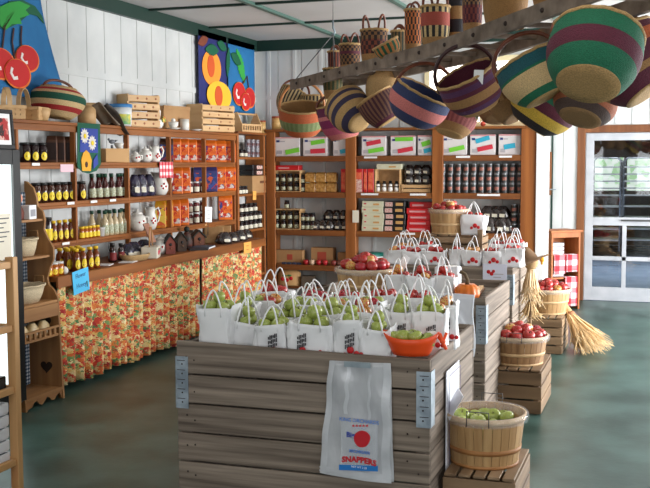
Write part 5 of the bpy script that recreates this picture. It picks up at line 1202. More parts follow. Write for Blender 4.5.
def mound(c, w, d, cols, n1, top, r=.036, rot=0):
    """a layer of n1 fruit round an oval of w by d plus top ones in the middle above it"""
    out = []; rg = random
    nx = max(1, int(w/(2.05*r))); ny = max(1, int(d/(2.05*r)))
    for j in range(ny):
        for i in range(nx):
            out.append((V(c)+V(((i-(nx-1)/2)*2.08*r+rg.uniform(-.002, .002), (j-(ny-1)/2)*2.08*r, rg.uniform(-.004, .006))), rg.choice(cols)))
    for i in range(top):
        out.append((V(c)+V(((i-(top-1)/2)*2.3*r+rg.uniform(-.01, .01), rg.uniform(-.004, .012), r*1.36)), rg.choice(cols)))
    return out
# ------------------------------------------------------------------ white paper carrier bags
BAGW = mat('white_paper_bag', (236, 236, 236), .55, (228, 228, 230), 3); INKB = mat('bag_black_ink', (44, 42, 46), .6); HNDL = mat('white_twisted_handle', (240, 240, 240), .5)
_bk = [0]
def paper_bag(label, c, w, d, h, cols, where, rz=0, hh=.10, printed=True, group=None, wings=False, nt=0, hb=True, tilt=0):
    """c: centre of the bag's foot"""
    _bk[0] += 1; sd = _bk[0]; rg = random.Random(sd*13)
    t = thing('paper_bag', label, 'bag', c, (tilt, 0, rz), group)
    N = 40; K = 10; ph = [rg.uniform(0, 6.3) for _ in range(5)]; vs = []; fs = []
    for j in range(K+1):
        v = j/K
        for k in range(N):
            a = 2*pi*k/N; ca, sa = cos(a), sin(a); e = .22
            x = (abs(ca)**e)*(1 if ca >= 0 else -1); y = (abs(sa)**e)*(1 if sa >= 0 else -1)
            f = .90+.10*v+(.03*sin(5*v+ph[0]))
            cr = .005*sin(3*a+ph[1]+4*v)+.004*abs(sin(3.5*a+ph[2]-5*v))+.003*sin(13*a+9*v+ph[3])
            z = h*v + (.007*sin(2*a+ph[4])+.006*sin(5*a+ph[0]))*v**3
            vs.append((x*(w/2*f+cr), y*(d/2*f+cr*.8), z))
    for j in range(K):
        for k in range(N): l = (k+1) % N; fs.append((j*N+k, j*N+l, (j+1)*N+l, (j+1)*N+k))
    fs.append(tuple(range(N))[::-1])
    mb = MB(); mb.add(vs, fs, True); me = mb.mesh('bag', BAGW, solid=.0015)
    bdy = obj('body', me, t)
    for s in ((-1, 1) if hb else (-1,)):
        hw = w*.24; lean = rg.uniform(-.02, .02); n = 10
        sq = rg.uniform(.75, 1.3)
        pts = [(-hw, s*d*.5, h*.8)]+[(hw*(2*i/n-1)+lean*(1-abs(2*i/n-1)), s*(d*.5-.025*(1-abs(2*i/n-1))), h*.98+hh*sq*(1-abs(2*i/n-1)**1.75)) for i in range(n+1)]+[(hw, s*d*.5, h*.8)]
        obj('handle', MB().tube(pts, .0040, 6, flat=1).mesh('h', HNDL), t)
    if printed == 2:
        pass
    elif printed:
        lg = MB(); sx = w*.5 if w < .2 else w*.3; ofs = w*(.12 if w < .2 else -.14)
        for rr_ in range(3):
            x = ofs-.022
            for q in range(6):
                lg.box((x+.0075*q, -d/2*.97-.011, h*.62-.021*rr_+.003*q), (.0052, .002, .012+.004*((q*5+rr_) % 3)))
        obj('printed_words', lg.mesh('w', INKB), bdy)
        rb = MB()
        for dx, dz, r in ((.0, -.055, .017), (.028, -.07, .013), (-.026, -.078, .011), (.05, -.072, .010)) + (((.085, -.06, .011), (.105, -.068, .010)) if w > .2 else ()):
            rb.ball((ofs+dx, -d/2*.96-.010, h*.62+dz), r, 10, (1, .18, 1))
        obj('printed_apples', rb.mesh('a', RED), bdy)
    if printed == 2:
        rb = MB()
        for dx, dz, r in ((.0, -.02, .02), (.03, -.035, .014), (-.03, -.04, .013)): rb.ball((w*.1+dx, -d/2*.96-.008, h*.6+dz), r, 10, (1, .18, 1))
        obj('printed_apples', rb.mesh('a', RED), bdy)
    n_t = nt
    M3 = Matrix.Rotation(rz, 3, 'Z')
    its = []
    for p, cc in mound((0, 0, h-.004), w*.9, d*.98, cols, 0, n_t, .0315 if w < .2 else .036): its.append((V(c)+M3 @ p, cc))
    fruit(its, where, 'apples in ' + where, .0315 if w < .2 else .036)
    return t
def rim_z(px, py, y): return cast(px, py, y=y).z
ROWS = [('front row', 4.30, [(214, 307, 37, 'g', 0), (243.5, 322, 28, 'g', 0), (269, 325, 36, 'g', 1), (310, 324, 49, 'g', 1), (347, 321, 30, 'g', 1), (375, 328, 31, 'g', 0)]),
        ('second row', 4.53, [(239, 306, 28, 'g', 0), (287, 315, 34, 'g', 0), (327, 314, 32, 'g', 0), (359, 314, 30, 'mg', 0), (398, 310, 30, 'g', 1), (428, 311, 32, 'mg', 1)]),
        ('third row', 4.75, [(262, 302, 34, 'mgr', 0), (299, 304, 30, 'g', 0), (333, 304, 30, 'mg', 0), (366, 304, 30, 'dg', 0), (443, 304, 24, 'mr', 1)]),
        ('back row', 4.99, [(270, 292, 38, 'rrmg', 0), (311, 297, 30, 'd', 0), (344, 297, 30, 'dr', 0), (381, 296, 30, 'dr', 0), (415, 298, 30, 'dr', 0)])]
for rn, y, bl in ROWS:
    for i, (px, py, wpx, cols, pr) in enumerate(bl):
        yy = y+(.05 if (rn == 'front row' and i == 1) else 0)
        p = cast(px, py, y=yy-.06); w = wpx*depth(p)/F; z = p.z
        dn = {'g': 'green', 'mg': 'mixed', 'mgr': 'mixed', 'dg': 'mixed', 'mr': 'red', 'rrmg': 'mixed', 'd': 'dark red', 'dr': 'red'}[cols]
        col_ = 'green' if cols == 'g' else 'blushed' if cols[0] == 'm' else 'red'
        paper_bag('white bag of %s apples, %s in the %s of nearest bin' % (dn, nth(i, len(bl)), rn), (p.x, yy, .811), w, .135, max(.1, z-.811), cols, 'the %s bag of the nearest bin %s' % (nth(i, len(bl)).replace(' from left', ''), rn), rz=random.uniform(-.08, .08), printed=bool(pr), group='paper bags in the nearest bin', hh=.098, nt=1 if rn in ('front row', 'second row') else 0)
# second bin: bushel basket, three bags, pumpkin, plastic roll
STV = wood('basket_stave', (190, 154, 106), (164, 126, 82), 'z', 9); STVD = wood('basket_stave_darker', (166, 128, 88), (136, 100, 66), 'z', 9); HOOP = mat('basket_hoop', (176, 124, 72), .6, (150, 100, 56), 9); HOOPL = mat('basket_hoop_pale', (212, 180, 136), .6, (190, 156, 112), 9)
FILM = mat('clear_film', (240, 240, 244), .12, alpha=.17, spec=.8)
def bushel(label, c, rt, rb, h, stv=STV, hoopm=HOOP, liner=True, mid=.35, wire=True, film=True, rz=0):
    t = thing('bushel_basket', label, 'basket', c, (0, 0, rz))
    b = MB(); n = 26
    for k in range(n):
        a0 = 2*pi*(k+.03)/n; a1 = 2*pi*(k+.97)/n
        def P_(r, a, z): return (r*cos(a), r*sin(a), z)
        vs = []
        for z, r in ((0, rb), (h*.5, rb+(rt-rb)*.56), (h, rt)):
            for rr_ in (r, r-.006): vs += [P_(rr_, a0, z), P_(rr_, (a0+a1)/2, z), P_(rr_, a1, z)]
        fs = []
        for q in (0, 6): 
            fs += [(q, q+1, q+7, q+6), (q+1, q+2, q+8, q+7), (q+4, q+3, q+9, q+10), (q+5, q+4, q+10, q+11), (q+3, q, q+6, q+9), (q+2, q+5, q+11, q+8)]
        fs += [(12, 13, 16, 15), (13, 14, 17, 16), (0, 3, 4, 1), (1, 4, 5, 2)]
        b.add(vs, fs)
    b.lathe([(rb-.004, .004), (.001, .004)], 26, caps=False)
    obj('staves', b.mesh('s', stv), t)
    def hoop(nm, z, hh, off, m):
        r0 = rb+(rt-rb)*z/h+off; r1 = rb+(rt-rb)*(z+hh)/h+off
        obj(nm, MB().lathe([(r0-.008, z), (r0, z), (r1, z+hh), (r1-.008, z+hh)], 40, caps=False).mesh('h', m), t)
    hoop('top_hoop', h-.026, .028, .007, hoopm if stv is not STV else HOOPL); hoop('middle_hoop', h*mid, .022, .005, hoopm); hoop('bottom_hoop', .0, .014, .003, hoopm)
    if liner:
        obj('plastic_liner', MB().lathe([(rt*.94, h-.03), (rt*.97, h+.004), (rt+.014, h+.006), (rt+.017, h-.015), (rt+.013, h-.034)], 44, caps=False, wob=lambda a, i: 1+(.012*sin(9*a)+.010*sin(17*a+2*i))*(i/4)).mesh('l', FILM), t)
    if wire:
        for s in (-1, 1): obj('wire_handle', MB().tube([(-.05, s*(rt+.01), h-.03), (-.05, s*(rt+.014), h+.04), (.05, s*(rt+.014), h+.04), (.05, s*(rt+.01), h-.03)], .0025, 6).mesh('w', WIRE), t)
    return t
def heap(c, R_, cols, n1, n2, r, where, group):
    out = []; c = V(c); rg = random.Random(len(where))
    for k in range(n1): a = 2*pi*k/n1+.2; out.append((c+V(((R_-r)*cos(a), (R_-r)*sin(a), rg.uniform(-.005, .01))), rg.choice(cols)))
    for k in range(n2): a = 2*pi*k/n2+.5; out.append((c+V(((R_-r*3.05)*cos(a), (R_-r*3.05)*sin(a), .03+rg.uniform(0, .01))), rg.choice(cols)))
    if n1 > 9: out.append((c+V((0, 0, .055)), cols[0]))
    fruit(out, where, group, r)
p = cast(365, 268, y=6.55); hz = p.z-.801
bushel('bushel basket heaped with red apples beside the bags in the second bin', (p.x, 6.55, .801), 28.5*depth(p)/F, 25*depth(p)/F, hz, STV, HOOPL, rz=.4, wire=False)
heap((p.x, 6.55, p.z+.02), 25*depth(p)/F, 'rrrdm', 11, 6, .04, 'the bushel basket in the second bin', 'apples in the second bin basket')
tg = thing('price_card', 'blank white card standing among the bags right of the second bin basket', 'card', cast(404, 262, y=6.5)); obj('card', MB().box((0, 0, 0), (.05, .002, .09), R=Matrix.Rotation(.5, 3, 'Y')).mesh('c', PAPER), tg); obj('stick', MB().cyl((0, .004, -.02), (-.03, .004, -.16), .003, 6).mesh('s', PALE), tg)
for i, (px, py, wpx, cols, y) in enumerate(((397, 276, 23, 'rm', 6.42), (419, 277, 26, 'rrm', 6.36), (442.5, 277, 23, 'r', 6.42))):
    p = cast(px, py, y=y-.06); paper_bag('white paper bag of red apples, %s of three in the second bin' % nth(i, 3), (p.x, y, .801), wpx*depth(p)/F, .14, p.z-.801, cols, 'the %s bag of the second bin' % nth(i, 3), printed=False, hh=.11, group='paper bags in the second bin', nt=1)
# pumpkin
PK = mat('pumpkin_skin', (226, 120, 36), .4, (206, 98, 26), 6)
p = cast(467, 297, y=6.36); p = V((p.x, 6.36, .801)); t = thing('pumpkin', 'orange pumpkin at the front right of the second bin', 'pumpkin', p)
N = 60; prof_ = [(.02, .012), (.05, .0), (.078, .02), (.088, .065), (.08, .105), (.05, .128), (.02, .122), (.002, .118)]
obj('body', MB().lathe(prof_, N, wob=lambda a, i: 1-.07*abs(cos(5.5*a))**3, ex=1.0, ey=1.0).mesh('p', PK), t); t.scale = (.95, .95, 1.0)
obj('stalk', MB().tube([(0, 0, .115), (.004, 0, .15), (-.014, 0, .19), (-.05, 0, .205)], .012, 8, rs=[.017, .012, .011, .013]).mesh('s', mat('dry_pumpkin_stalk', (112, 92, 64), .8, (84, 68, 48), 20)), t)
# plastic roll pack and twig basket in bin two
p = cast(448, 281, y=6.75); t = thing('bag_roll_pack', 'clear plastic pack of white bags lying behind the pumpkin', 'pack', (p.x, 6.75, .80)); obj('pack', MB().box((0, 0, .1), (.17, .1, .2)).mesh('p', mat('white_packed_bags', (226, 228, 232), .3, (200, 204, 210), 9, bump=.3), .012), t); obj('print', MB().bb(-.05, .03, -.0525, -.0505, .12, .15).mesh('p', mat('grey_small_print', (0, 0, 0))), t)
t = thing('slatted_lid', 'dark wicker hamper lid lying inside the right side of the second bin', 'lid', (-1.25, 6.62, .81), (0, .0, .08)); obj('woven_panel', MB().bb(-.1, .09, -.32, .34, 0, .03).mesh('w', weave((122, 84, 54)), .004), t)
for i in range(2): obj('pale_batten', MB().bb(-.005+.06*i, .025+.06*i, -.3+.1*i, .3, .031, .043).mesh('b', PALE), t)
# third bin: bags
D3 = [('front', 8.24, [(396, 250, 20, 'mr', 0), (411, 251, 22, 'r', 0), (433, 250.5, 23, 'r', 1), (455, 250, 11, 'r', 0), (471, 251, 20, 'm', 1), (492, 251, 19, 'r', 1), (511, 249, 24, 'r', 1)]),
      ('rear', 8.62, [(404, 246, 20, 'm', 0), (424, 245, 22, 'r', 0), (500, 244, 20, 'r', 0), (515, 243, 20, 'r', 0)])]
for rn, y, bl in D3:
    for i, (px, py, wpx, cols, pr) in enumerate(bl):
        p = cast(px, py, y=y-.06); paper_bag('white bag of red apples, %s in %s row of third bin' % (nth(i, len(bl)), rn), (p.x, y, .856), wpx*depth(p)/F, .14, max(.08, p.z-.856), cols, 'the %s bag of the third bin %s row' % (nth(i, len(bl)).replace(' from left', ''), rn), printed=2*pr, hh=.11, group='paper bags on the third bin')
CRW = wood('field_crate_wood', (152, 124, 94), (112, 88, 64), 'x'); CRY = wood('field_crate_wood_side', (152, 124, 94), (112, 88, 64), 'y')
def field_crate(label, x0, x1, y0, y1, z0, z1, nb, top=True, ntop=5, m=CRW, m2=CRY):
    o = V(((x0+x1)/2, (y0+y1)/2, z0)); t = thing('field_crate', label, 'crate', o)
    h = (z1-z0-(.014 if top else 0)); bh = h/nb
    for yy, s in ((y0, 1), (y1, -1)):
        for k in range(nb): obj('slat', MB().bb(x0, x1, min(yy, yy+s*.014), max(yy, yy+s*.014), z0+k*bh+.006, z0+(k+1)*bh-.006).move(-o).mesh('s', m, .002), t)
    for xx, s in ((x0, 1), (x1, -1)):
        for k in range(nb): obj('slat', MB().bb(min(xx, xx+s*.016), max(xx, xx+s*.016), y0+.015, y1-.015, z0+k*bh+.006, z0+(k+1)*bh-.006).move(-o).mesh('s', m2, .002), t)
    for xx in (x0+.035, x1-.035):
        for yy in (y0+.03, y1-.03): obj('corner_block', MB().bb(xx-.018, xx+.018, yy-.015, yy+.015, z0, z0+h).move(-o).mesh('c', m2), t)
    if top:
        w = (x1-x0)/ntop
        for k in range(ntop): obj('top_slat', MB().bb(x0+k*w+.006, x0+(k+1)*w-.006, y0, y1, z1-.013, z1).move(-o).mesh('s', m2, .002), t)
    return t
ux0, ux1 = solve_x(430, 8.85, 1), solve_x(485, 8.85, 1)
field_crate('weathered crate standing at the back of the third bin under a basket', ux0, ux1, 8.72, 9.02, .856, 1.07, 3)
obj('corner_stake', MB().bb(ux1-.04, ux1+.0, 8.695, 8.718, .856, 1.12).move(-V(((ux0+ux1)/2, 8.87, .856))).mesh('s', CRY), [q for q in COL.objects if q.get('label', '').startswith('weathered crate standing at')][0])
p = cast(449, 209, y=8.87); dd = depth(p)/F
bushel('bushel basket of red apples on the crate above the third bin', (p.x, 8.87, 1.071), 19.5*dd, 16.5*dd, p.z-1.071, STV, HOOPL, wire=False)
heap((p.x, 8.87, p.z+.005), 17*dd, 'rdmr', 9, 4, .038, 'the basket on the crate above third bin', 'apples in the crate-top basket')
p = cast(474, 215, y=8.80); paper_bag('white paper bag of red apples standing on the crate above third bin', (p.x, 8.80, 1.071), 25*depth(p)/F, .14, p.z-1.071, 'r', 'the bag on the crate above third bin', hh=.13, printed=2)
# white sign board on the third bin, paper hung on bin one
c = cast(494.5, 282, y=8.06); t = thing('bin_sign', 'white sign with red apples and small print on the third bin', 'sign', (c.x, 8.068, c.z)); w = 24*depth(c)/F; h = 36*depth(c)/F
obj('card', MB().bb(-w/2, w/2, 0, .004, -h/2, h/2).mesh('c', mat('pale_blue_white_card', (220, 222, 238), .6)), t)
ap = MB()
for dx, dz, r in ((-.05, .08, .016), (-.025, .065, .016), (-.01, .085, .013)): ap.ball((dx, -.001, dz), r, 10, (1, .12, 1))
obj('apple_emblem', ap.mesh('a', RED), t); ln = MB()
for i in range(3): ln.bb(-.01, .07-.02*(i % 2), -.0015, -.0005, .06-.025*i, .066-.025*i)
obj('printed_lines', ln.mesh('l', _M['grey_small_print']), t)
t = thing('hanging_sheet', 'white plastic sheet with dark outline hanging on the nearest bin side', 'sheet', (b1x1+.006, 4.62, .45))
obj('sheet', MB().grid(lambda u, v: V((.006+.006*sin(9*u)*(1-v), -.15+.3*u, -.28+.58*v)), 12, 8).mesh('s', mat('white_plastic_sheet', (232, 234, 242), .35), solid=.003), t)
bd = MB()
for a in ((-.13, -.127, -.2, .28), (.127, .13, -.2, .28)): bd.bb(.0165, .018, a[0], a[1], a[2], a[3])
bd.bb(.0165, .018, -.13, .13, .277, .28); obj('printed_border', bd.mesh('b', mat('purple_grey_ink', (110, 100, 130), .6)), t)
# clear produce bags hanging on the far right corner of bin one
p = cast(458, 318, y=5.25); t = thing('produce_bag_pack', 'pack of clear plastic bags hanging at the right rear bin corner', 'bag pack', (p.x, 5.236, .86))
obj('bags', MB().grid(lambda u, v: V((-.11+.2*u+.006*sin(7*v), .012*sin(6*u+5*v), -.18+.33*v)), 12, 12).mesh('b', mat('milky_film', (222, 226, 232), .15, alpha=.8, spec=.8), solid=.01), t)
obj('blue_print', MB().bb(-.1, -.085, -.02, -.0, .08, .1).bb(-.1, -.088, -.02, 0, -.02, .0).mesh('b', mat('bag_blue_ink', (60, 110, 190), .5)), t)
# orange plastic bowl of green apples on the bin corner
OR = mat('bright_orange_plastic', (238, 82, 30), .35); p = cast(411, 355, y=4.27); t = thing('orange_bowl', 'bright orange boat-shaped bowl of green apples on the bin front corner', 'bowl', (p.x, 4.27, .861), (0, 0, .05))
hw = 29*depth(p)/F; K = 32
def bowl(off):
    vs = []
    for j, (f, z) in enumerate(((.62, 0), (.72, .02), (.86, .05), (1, .078))):
        for k in range(K):
            a = 2*pi*k/K; zz = z+(.026*abs(cos(a))**3 if j == 3 else .012*abs(cos(a))**3 if j == 2 else 0); vs.append(((hw*f-off)*cos(a), (.085*f-off)*sin(a), zz+(off if j == 0 else 0)))
    return vs
ob_ = MB(); fs = [(j*K+k, j*K+(k+1) % K, (j+1)*K+(k+1) % K, (j+1)*K+k) for j in range(3) for k in range(K)]+[tuple(range(K))[::-1]]
ob_.add(bowl(0), fs, True); obj('bowl', ob_.mesh('b', OR, solid=.004), t)
obj('tied_knot', MB().tube([(hw*.93, 0, .085), (hw*1.1, -.01, .06), (hw*1.22, .01, .10)], .008, 8).tube([(hw*1.02, -.02, .1), (hw*1.1, 0, .06), (hw*1.24, -.02, .035)], .008, 8).ball((hw*1.1, -.003, .066), .014, 8).mesh('k', OR), t)
its = [(V((p.x+dx, 4.27+dy, .861+z)), 'g') for dx, dy, z in ((-.035, -.005, .072), (.022, -.012, .078), (.072, .0, .062), (-.075, .0, .062), (.0, .045, .066))]
fruit(its, 'the orange bowl', 'apples in the orange bowl', .036)
obj('crumpled_tissue', MB().ball((.09, .02, .085), .026, 12, (1.2, .8, .8)).mesh('t', mat('crumpled_tissue', (236, 228, 222), .7, bump=1, bscale=40)), t)
# stapled pad of plastic carrier bags on the front of the nearest bin
PY = b1y0-.010
pc = [cast(*q, y=PY) for q in ((330, 360), (391, 363), (391, 483), (320.5, 472))]
o = (pc[0]+pc[1]+pc[2]+pc[3])/4; t = thing('plastic_bag_pad', 'pad of clear printed plastic carrier bags hung on the nearest bin front', 'bag pad', o)
FILM2 = mat('stacked_milky_film', (226, 228, 232), .13, (206, 207, 210), 5, (1, 1, .45), .9, spec=1.0, bscale=11)
nt_ = FILM2.node_tree; rp = nt_.nodes.new('ShaderNodeMapRange'); rp.inputs[1].default_value = .38; rp.inputs[2].default_value = .66; rp.inputs[3].default_value = .34; rp.inputs[4].default_value = .88
nt_.links.new([q for q in nt_.nodes if q.type == 'TEX_NOISE'][0].outputs['Fac'], rp.inputs[0]); nt_.links.new(rp.outputs[0], nt_.nodes['Principled BSDF'].inputs['Alpha'])
def padf(off, sh):
    def f(u, v):
        a = pc[3].lerp(pc[2], u); b = pc[0].lerp(pc[1], u); q = a.lerp(b, v)
        return q-o+V((sh*(1-v), -off*(.4+.6*sin(pi*u)*(1-.5*v))-.004*sin(11*u+7*v)-.003*sin(17*v+3*u), sh*.4*(1-v)))
    return f
obj('back_sheets', MB().grid(padf(.010, .014), 20, 26).mesh('s', FILM2, solid=.002), t); obj('front_sheet', MB().grid(padf(.020, 0), 20, 26).mesh('s', FILM2, solid=.002), t)
EDG = mat('folded_film_edge', (236, 238, 242), .2, alpha=.62, spec=.9, bump=.6, c2=(220, 222, 226), scale=12)
def pe(u0, u1, v0, v1): f_ = padf(.022, 0); return MB().grid(lambda u, v: f_(u0+(u1-u0)*u+.012*sin(14*v+9*u0), v0+(v1-v0)*v)+V((0, -.002, 0)), 6, 20)
for a_ in ((0, .09, 0, 1), (.88, 1, 0, 1), (.0, 1, 0, .07), (.30, .36, .55, .97), (.66, .70, .5, .9)): obj('folded_edge', pe(*a_).mesh('e', EDG), t)
def padp(px, py, k=0): q = cast(px, py, y=PY-.034-.001*k); return q-o
def rect(px0, py0, px1, py1, k=0, sl=0): return [padp(px0, py0, k), padp(px1, py0+sl, k), padp(px1, py1+sl, k), padp(px0, py1, k)]
def pad_flat(nm, pts, m): obj(nm, MB().poly(pts, (0, -.0006, 0)).mesh(nm, m), t)
pad_flat('white_print_panel', rect(341, 418, 377.5, 468, 0, 2.5), mat('white_print_panel', (226, 230, 236), .3, alpha=.28))
BLI = mat('bag_blue_ink', (40, 110, 190), .4); BLN = mat('bag_navy_ink', (40, 60, 150), .4); RDI = mat('bag_red_ink', (196, 28, 40), .4)
pad_flat('blue_band', rect(339, 464.5, 378, 470, 1, 1.5), mat('bag_band_blue', (36, 120, 196), .4))
def pad_text(nm, s, px, py, size, m, bend=0, bold=.0):
    tb = frame3(text_mb(s, size, bend=bend, bold=bold), padp(px, py, 2), (1, 0, -.03), (.03, 0, 1), (0, -1, 0)); obj(nm, tb.mesh(nm, m), t)
pad_text('lettering', 'KING ORCHARDS', 359, 421, .0225, BLI, bold=.0003)
pad_text('lettering', 'MICHIGAN', 359.5, 452, .019, BLI, bold=.0006); pad_text('lettering', 'SNAPPERS', 359, 460, .035, RDI, 1.4, .0016); pad_text('lettering', 'Big', 350.5, 435, .032, BLN, bold=.001)
pad_text('lettering', 'NET WT 3 LB', 359, 467.5, .012, mat('white_ink', (236, 238, 240), .5))
for i in range(5): pad_flat('red_mark', [padp(352+3.4*i+dx, 425+dy, 2) for dx, dy in ((0, 1), (1.4, -.6), (2.8, 1), (2.4, 1.6), (.4, 1.6))], RDI)
pad_text('lettering', '- - - - - -', 360, 428, .014, BLI)
pad_flat('printed_apple', [padp(362+8.2*cos(a)*(1+.05*sin(3*a)), 439-8.4*sin(a), 1) for a in [2*pi*k/30 for k in range(30)]], RDI)
obj('staple_strip', MB().bb(-.06, .06, -.004, 0, -.012, .012).move(padp(357, 365, 0)+V((0, .006, 0))).mesh('s', METAL), t)
# ------------------------------------------------------------------ the three crates with baskets at the right
c1 = (-.925, -.60, 4.36, 4.86, .0, .315); c2 = (-1.165, -.772, 6.80, 7.42, 0, .305); c3 = (-1.16, -.85, 9.03, 9.62, 0, .33)
field_crate('nearest low slatted crate, under the basket of green apples', *c1, 3); field_crate('middle low slatted crate, under a brown basket of red apples', *c2, 3, True, 5, wood('worn_crate_wood', (134, 106, 78), (98, 76, 54), 'x'), wood('worn_crate_wood_side', (140, 112, 82), (104, 80, 58), 'y'))
field_crate('farthest low slatted crate, under a basket beside the corn husks', *c3, 4)
def right_basket(label, px, pyr, cr, y, rtp, rbp, stv, hp, where, cols, n1, n2, r, mid, low=0, wire=True, rz=0):
    p = cast(px, pyr, y=y); d_ = depth(p)/F; h = p.z-cr[5]-.001
    bushel(label, (p.x, y, cr[5]+.001), rtp*d_, rbp*d_, h, stv, hp, mid=mid, wire=wire, rz=rz)
    return V((p.x, y, p.z-low)), rtp*d_
cc, R_ = right_basket('bushel basket with a few green apples on the nearest crate', 485, 411, c1, 4.60, 39.5, 33, STV, HOOP, '', 'g', 0, 0, .037, .28)
its = [(cc+V((dx, dy, dz)), 'g') for dx, dy, dz in ((-.115, .03, -.04), (-.06, .06, -.05), (-.105, -.05, -.055), (-.03, -.01, -.05), (.03, .05, -.035), (.04, -.04, -.06), (.1, .02, -.03), (-.06, -.12, -.07), (.0, -.11, -.075), (.11, -.06, -.06), (-.02, .12, -.05), (.07, .12, -.05))]
fruit(its, 'the basket on the nearest crate', 'apples on the nearest crate')
t = thing('basket_card', 'blank white card stuck at the left of the green apple basket', 'card', cast(454, 404, y=4.50), (0, 0, 0)); obj('card', MB().box((0, 0, 0), (.004, .09, .13), R=Matrix.Rotation(.5, 3, 'Y') @ Matrix.Rotation(.5, 3, 'Z')).mesh('c', mat('pale_grey_card', (214, 214, 220), .5)), t)
cc, R_ = right_basket('brown bushel basket of red apples on the middle crate', 518.5, 334, c2, 7.05, 28.5, 24, STVD, HOOPL, '', 'r', 0, 0, .04, .33)
heap(cc+V((0, 0, .0)), R_*.93, 'rmdr', 11, 6, .042, 'the brown basket on the middle crate', 'apples on the middle crate')
cc, R_ = right_basket('pale bushel basket of red apples on the farthest crate', 547.5, 288, c3, 9.32, 22.5, 18, STV, HOOPL, '', 'r', 0, 0, .04, .45, wire=False)
heap(cc+V((0, 0, .0)), R_*.93, 'rrrm', 12, 7, .042, 'the pale basket on the farthest crate', 'apples on the farthest crate')
# straw figure with a hat on the right of the third bin, and the tied corn husks on the floor
STRAW = mat('dry_corn_straw', (226, 196, 150), .75, (202, 166, 116), 14); HUSK = mat('corn_husk', (200, 162, 110), .75, (170, 130, 84), 14)
def straws(root, nm, base, spread, L, n, m, seed, down=V((0, 0, -1)), rr=.004):
    rg = random.Random(seed); mb = MB()
    for i in range(n):
        a = rg.uniform(0, 2*pi); s = rg.uniform(.1, 1)*spread; l = L*rg.uniform(.7, 1.08)
        sd = V((cos(a), sin(a), 0)); sd = (sd-down*sd.dot(down)); q0 = V(base)+sd*.02; pts = [q0, q0+down*l*.4+sd*s*.3, q0+down*l*.75+sd*s*.7, q0+down*l+sd*s+V((rg.uniform(-.05, .05), rg.uniform(-.05, .05), rg.uniform(-.02, .03)))]
        mb.tube(pts, rr, 5, rs=[rr, rr*1.2, rr, rr*.4])
    return obj(nm, mb.mesh(nm, m), root)
p = cast(531, 262, y=8.5); t = thing('straw_figure', 'small straw scarecrow with brown felt hat at the third bin right edge', 'scarecrow', (p.x, 8.5, .56))
k = depth(p)/F
obj('stick', MB().cyl((0, 0, -.56), (0, 0, .33), .012, 8).mesh('s', CRY), t); straws(t, 'straw_hair', (0, 0, .30), .07, .34, 110, mat('pale_straw', (240, 216, 178), .75, (220, 186, 138), 14), 5)
obj('head', MB().ball((0, 0, .31), .06, 14, (1, 1, 1.1)).mesh('h', mat('burlap', (180, 146, 104), .9, bump=.3, bscale=60)), t)
FELT = mat('brown_felt', (124, 96, 70), .9, (106, 80, 56), 12)
h_ = obj('felt_hat', MB().lathe([(.165, .335), (.16, .345), (.075, .355), (.062, .40), (.04, .45), (.022, .475), (.001, .48)], 24, caps=False, wob=lambda a, i: 1+(.1*sin(2*a) if i < 2 else .05*sin(3*a))).mesh('h', FELT, solid=.004), t); h_.rotation_euler = (0, -.42, 0); h_.location = (.13, 0, .0)
obj('orange_flower', MB().ball((.10, -.08, .34), .022, 10).ball((.10, -.08, .31), .012, 8).mesh('f', mat('orange_petal', (240, 160, 40), .6)), t)
straws(t, 'lower_straw', (0, 0, -.02), .09, .16, 40, STRAW, 8)
p0 = cast(563, 305, y=9.30); p1 = V((-.545, 9.3, .03)); t = thing('corn_husk_bundle', 'tied bundle of dry corn husks leaning on the farthest crate', 'corn husks', (p0.x+.12, 9.4, 0))
o_ = V((p0.x+.12, 9.4, 0)); dn = (V((-.60, 9.22, .05))-V((p0.x+.02, 9.4, .36))).normalized(); bs_ = V((p0.x+.02, 9.4, .36))-o_
straws(t, 'husk_stalks', bs_, .19, .50, 240, STRAW, 3, dn, .0045); obj('stalk_butts', MB().tube([bs_-dn*.12, bs_-dn*.02, bs_+dn*.09], .03, 10, rs=[.02, .035, .04]).mesh('b', HUSK), t)
obj('tie_band', MB().tube([bs_+dn*.055, bs_+dn*.085], .045, 14).mesh('t', mat('brown_twine', (150, 104, 70), .8)), t)
# ------------------------------------------------------------------ the ladder hung from the ceiling, with baskets on it and under it
A0 = cast(292, 85, z=2.33); A1 = cast(445, 47, z=2.33); LD = (A1-A0); LD.z = 0; LD.normalize(); LP = V((-LD.y, LD.x, 0))     # along the ladder, and across it (away from the camera)
if LP.y < 0: LP = -LP
B0 = A0; B1_ = A0+LD*6.3; WID = .36
def s_of(px):
    k_ = (px-325)/F; n_ = CR-CF*k_; return -((A0-EY).dot(n_))/LD.dot(n_)
S0, S1 = s_of(425), s_of(547)
def sag(s): return .052*(max(0, s-S0)/(S1-S0))**1.25      # the near end of the old ladder bends up a little
OLDL = mat('old_grey_ladder_wood', (130, 114, 100), .8, (90, 76, 64), 5, (2, 2, 2), .3, detail=8)
ldr_o = (B0+B1_)/2; t = thing('hanging_ladder', 'long old grey wooden ladder hung level from the ceiling carrying baskets', 'ladder', ldr_o)
LR = Matrix((LD, LP, V((0, 0, 1)))).transposed()
for s in (0, 1):
    mb = MB(); NS = 24; vs = []
    for i in range(NS+1):
        q = B0+LD*(6.3*i/NS)+LP*(s*WID)+V((0, 0, sag(6.3*i/NS)))-ldr_o
        vs += [q+LP*a*.0175+V((0, 0, b*.0375)) for a, b in ((-1, -1), (1, -1), (1, 1), (-1, 1))]
    mb.add(vs, [(i*4+k, i*4+(k+1) % 4, i*4+4+(k+1) % 4, i*4+4+k) for i in range(NS) for k in range(4)]+[(0, 1, 2, 3), tuple(NS*4+k for k in range(4))])
    obj('rail', mb.mesh('r', OLDL), t)
n = 19
